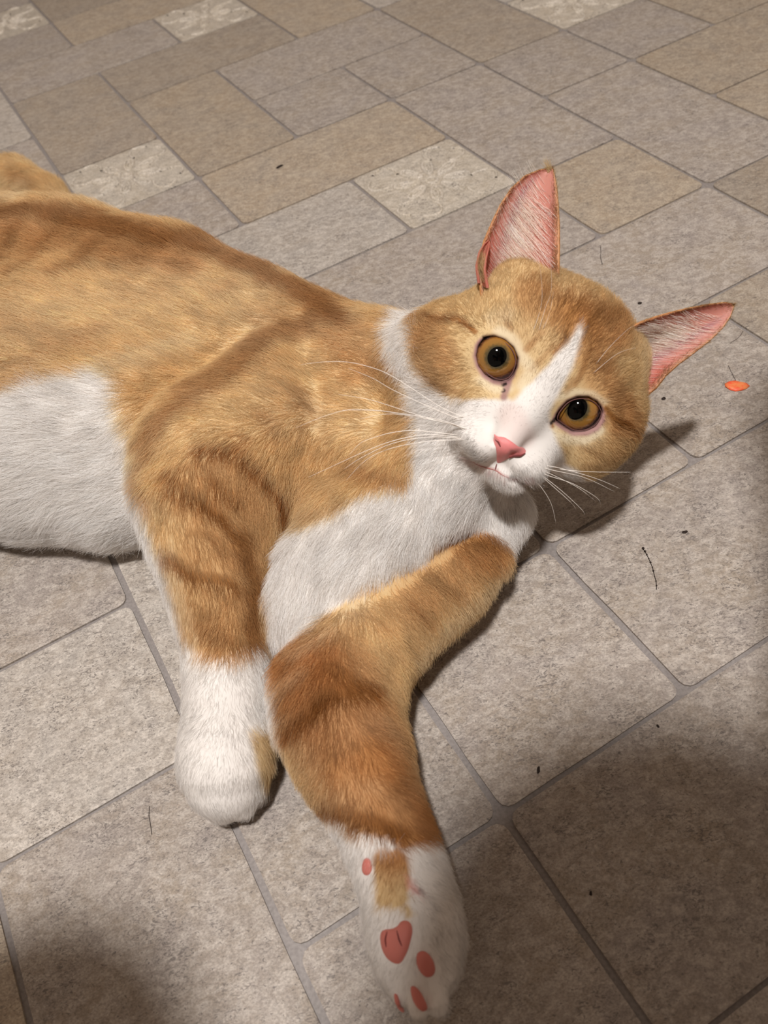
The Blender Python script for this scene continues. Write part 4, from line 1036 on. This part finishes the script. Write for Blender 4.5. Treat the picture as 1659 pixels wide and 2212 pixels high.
# ------------------------------------------------------------------ the photographer behind the lens, outside the frame
CR, CU, CB = RWC[0], RWC[1], RWC[2]
def cl(x_, y_, z_): return CAMP + CR * x_ + CU * y_ + CB * z_
phone_m, nt, b = new_mat('phone_shell', 0.3, 0.5); b.inputs['Base Color'].default_value = (.02, .02, .022, 1)
glass_m, nt, b = new_mat('phone_screen', 0.05, 0.5); b.inputs['Base Color'].default_value = (.01, .01, .012, 1)
bm = bmesh.new(); bmesh.ops.create_cube(bm, size=1, matrix=Matrix.Diagonal((.074, .152, .008, 1)))
bmesh.ops.bevel(bm, geom=[e for e in bm.edges if abs((e.verts[0].co - e.verts[1].co).z) > .005], offset=.008, segments=4, affect='EDGES')
bmesh.ops.bevel(bm, geom=[e for e in bm.edges if len(e.link_faces) == 2 and e.calc_face_angle(0) > 1.2], offset=.0015, segments=2, affect='EDGES')
phone = thing('phone', 'black phone held just behind the lens, outside the picture', 'phone', cl(0, -.058, .008))
PM = Matrix((Vector(CR), Vector(CU), Vector(CB))).transposed().to_4x4()
me = bpy.data.meshes.new('shell'); bm.to_mesh(me); bm.free()
o = link('shell', me, phone_m, phone, smooth=False); o.matrix_basis = PM
bm = bmesh.new(); bmesh.ops.create_cube(bm, size=1, matrix=Matrix.Translation((0, 0, .0042)) @ Matrix.Diagonal((.068, .144, .0006, 1)))
me = bpy.data.meshes.new('screen'); bm.to_mesh(me); bm.free(); o = link('screen', me, glass_m, phone, smooth=False); o.matrix_basis = PM
def rc(p, seq, k=.01):
    d = None
    for (a, ra), (b_, rb) in zip(seq[:-1], seq[1:]):
        c = sd_cone(p, np.array(a, float), np.array(b_, float), ra, rb); d = c if d is None else smin(d, c, k)
    return d
HEADP = np.array([.022, -.092, .60]); NECKP = np.array([.08, -.22, .56])
hands = []
for s in (1, -1):
    W_ = cl(.082 * s, -.125, .03); hands.append((s, W_))
FING = []
for s in (1, -1):
    top = -.012 if s == 1 else -.045
    for k in range(4):
        y_ = top - .020 * k; L_ = (.020, .024, .022, .016)[k]
        FING.append([(cl(.062 * s, y_ - .012, .020), .0095), (cl(.062 * s, y_ - .002, .004), .009), (cl(.046 * s, y_ + .002, -.007), .0085), (cl((.046 - L_) * s, y_ + .003, -.006), .0075)])
    FING.append([(cl(.070 * s, top - .075, .030), .012), (cl(.052 * s, top - .045, .026), .010), (cl(.030 * s, top - .028, .0205), .0085)])
def sdf_person(p):
    d = rc(p, [(NECKP, .055), (np.array([.16, -.32, .50]), .125), (np.array([.26, -.50, .38]), .14), (np.array([.36, -.70, .24]), .155)], .06)
    d = smin(d, rc(p, [(np.array([.32, -.22, .51]), .062), (np.array([.15, -.27, .52]), .08), (np.array([-.03, -.32, .50]), .062)], .05), .05)
    d = smin(d, rc(p, [(NECKP, .05), (HEADP + [.02, -.03, -.02], .05)], .02), .03)
    d = smin(d, sd_ell(p, HEADP, np.array([[1, 0, 0], [0, .77, -.64], [0, .64, .77]]), np.array([.080, .098, .092])), .03)
    fwd = (CAMP + CB * .1 - HEADP); fwd /= np.linalg.norm(fwd)
    d = smin(d, rc(p, [(HEADP + fwd * .075 + [0, .0, .018], .010), (HEADP + fwd * .098, .011)], .01), .015)
    for (s, W_), sh, el in ((hands[0], [.27, -.16, .53], [.176, .128, .47]), (hands[1], [-.03, -.32, .50], [-.14, -.028, .46])):
        d = smin(d, rc(p, [(np.array(sh), .06), (np.array(el), .044), (W_, .029)], .02), .02)
        d = smin(d, rc(p, [(W_, .027), (cl(.074 * s, -.085, .026), .026), (cl(.070 * s, -.055 if s == 1 else -.09, .022), .02)], .01), .012)
    for f in FING: d = smin(d, rc(p, f, .004), .006)
    for hx, kx in ((.28, .24), (.44, .50)):   # kneeling legs
        d = smin(d, rc(p, [(np.array([hx, -.72, .22]), .105), (np.array([kx, -.42, .075]), .07), (np.array([kx + .02, -.78, .055]), .05), (np.array([kx + .03, -1.0, .045]), .035), (np.array([kx + .03, -1.08, .028]), .028)], .03), .03)
    return np.maximum(d, .001 - p[:, 2])
PP, PQ = surface_nets(np.array([-.2, -1.2, -.01]), np.array([.66, .28, .75]), .005, sdf_person)
PP = settle(PP, sdf_person, 1)
skinc = np.array(srgb(206, 160, 134)); knit = np.array(srgb(58, 62, 78)); jean = np.array(srgb(52, 66, 96))
pc = np.repeat(knit[None], len(PP), 0)
hd_ = np.linalg.norm(PP - HEADP, axis=1) < .125
pc[hd_] = skinc
hn = np.zeros(len(PP), bool)
for s, W_ in hands: hn |= np.linalg.norm(PP - cl(.06 * s, -.07, .015), axis=1) < .075
pc[hn] = skinc
pc[(PP[:, 1] < -.55) | ((PP[:, 2] < .16) & (PP[:, 1] < -.36) & (PP[:, 0] > .12))] = jean
pc[(PP[:, 1] < -.97)] = np.array(srgb(230, 228, 222))
person = thing('person', 'person in a dark sweater kneeling behind the lens, outside the picture', 'person', (.33, -.6, 0))
me = bpy.data.meshes.new('body'); me.from_pydata((PP - [.33, -.6, 0]).tolist(), [], PQ.tolist()); me.update()
pm, nt, b = new_mat('person_surface', .8, .2); pa_ = nd(nt, 'ShaderNodeAttribute', attribute_name='coat'); nt.links.new(pa_.outputs['Color'], b.inputs['Base Color'])
set_color(me, 'coat', pc); link('body', me, pm, person)
# cap of hair
hv = []; hf = []
bm = bmesh.new(); bmesh.ops.create_uvsphere(bm, u_segments=24, v_segments=16, radius=1)
fw = Vector(CAMP + CB * .1 - HEADP).normalized()
for v in list(bm.verts):
    if Vector((v.co.x, v.co.y, v.co.z)).dot(fw) > .35: bm.verts.remove(v)
for v in bm.verts: v.co = Vector((v.co.x * .084, v.co.y * .106, v.co.z * .106))
bmesh.ops.solidify(bm, geom=bm.faces[:], thickness=.006)
me = bpy.data.meshes.new('hair'); bm.to_mesh(me); bm.free()
hm_, nt, b = new_mat('person_hair', .6, .3); b.inputs['Base Color'].default_value = (.03, .018, .01, 1)
o = link('hair', me, hm_, person); o.location = Vector(HEADP) - person.location
print('all', round(_t.time() - _t0, 1))
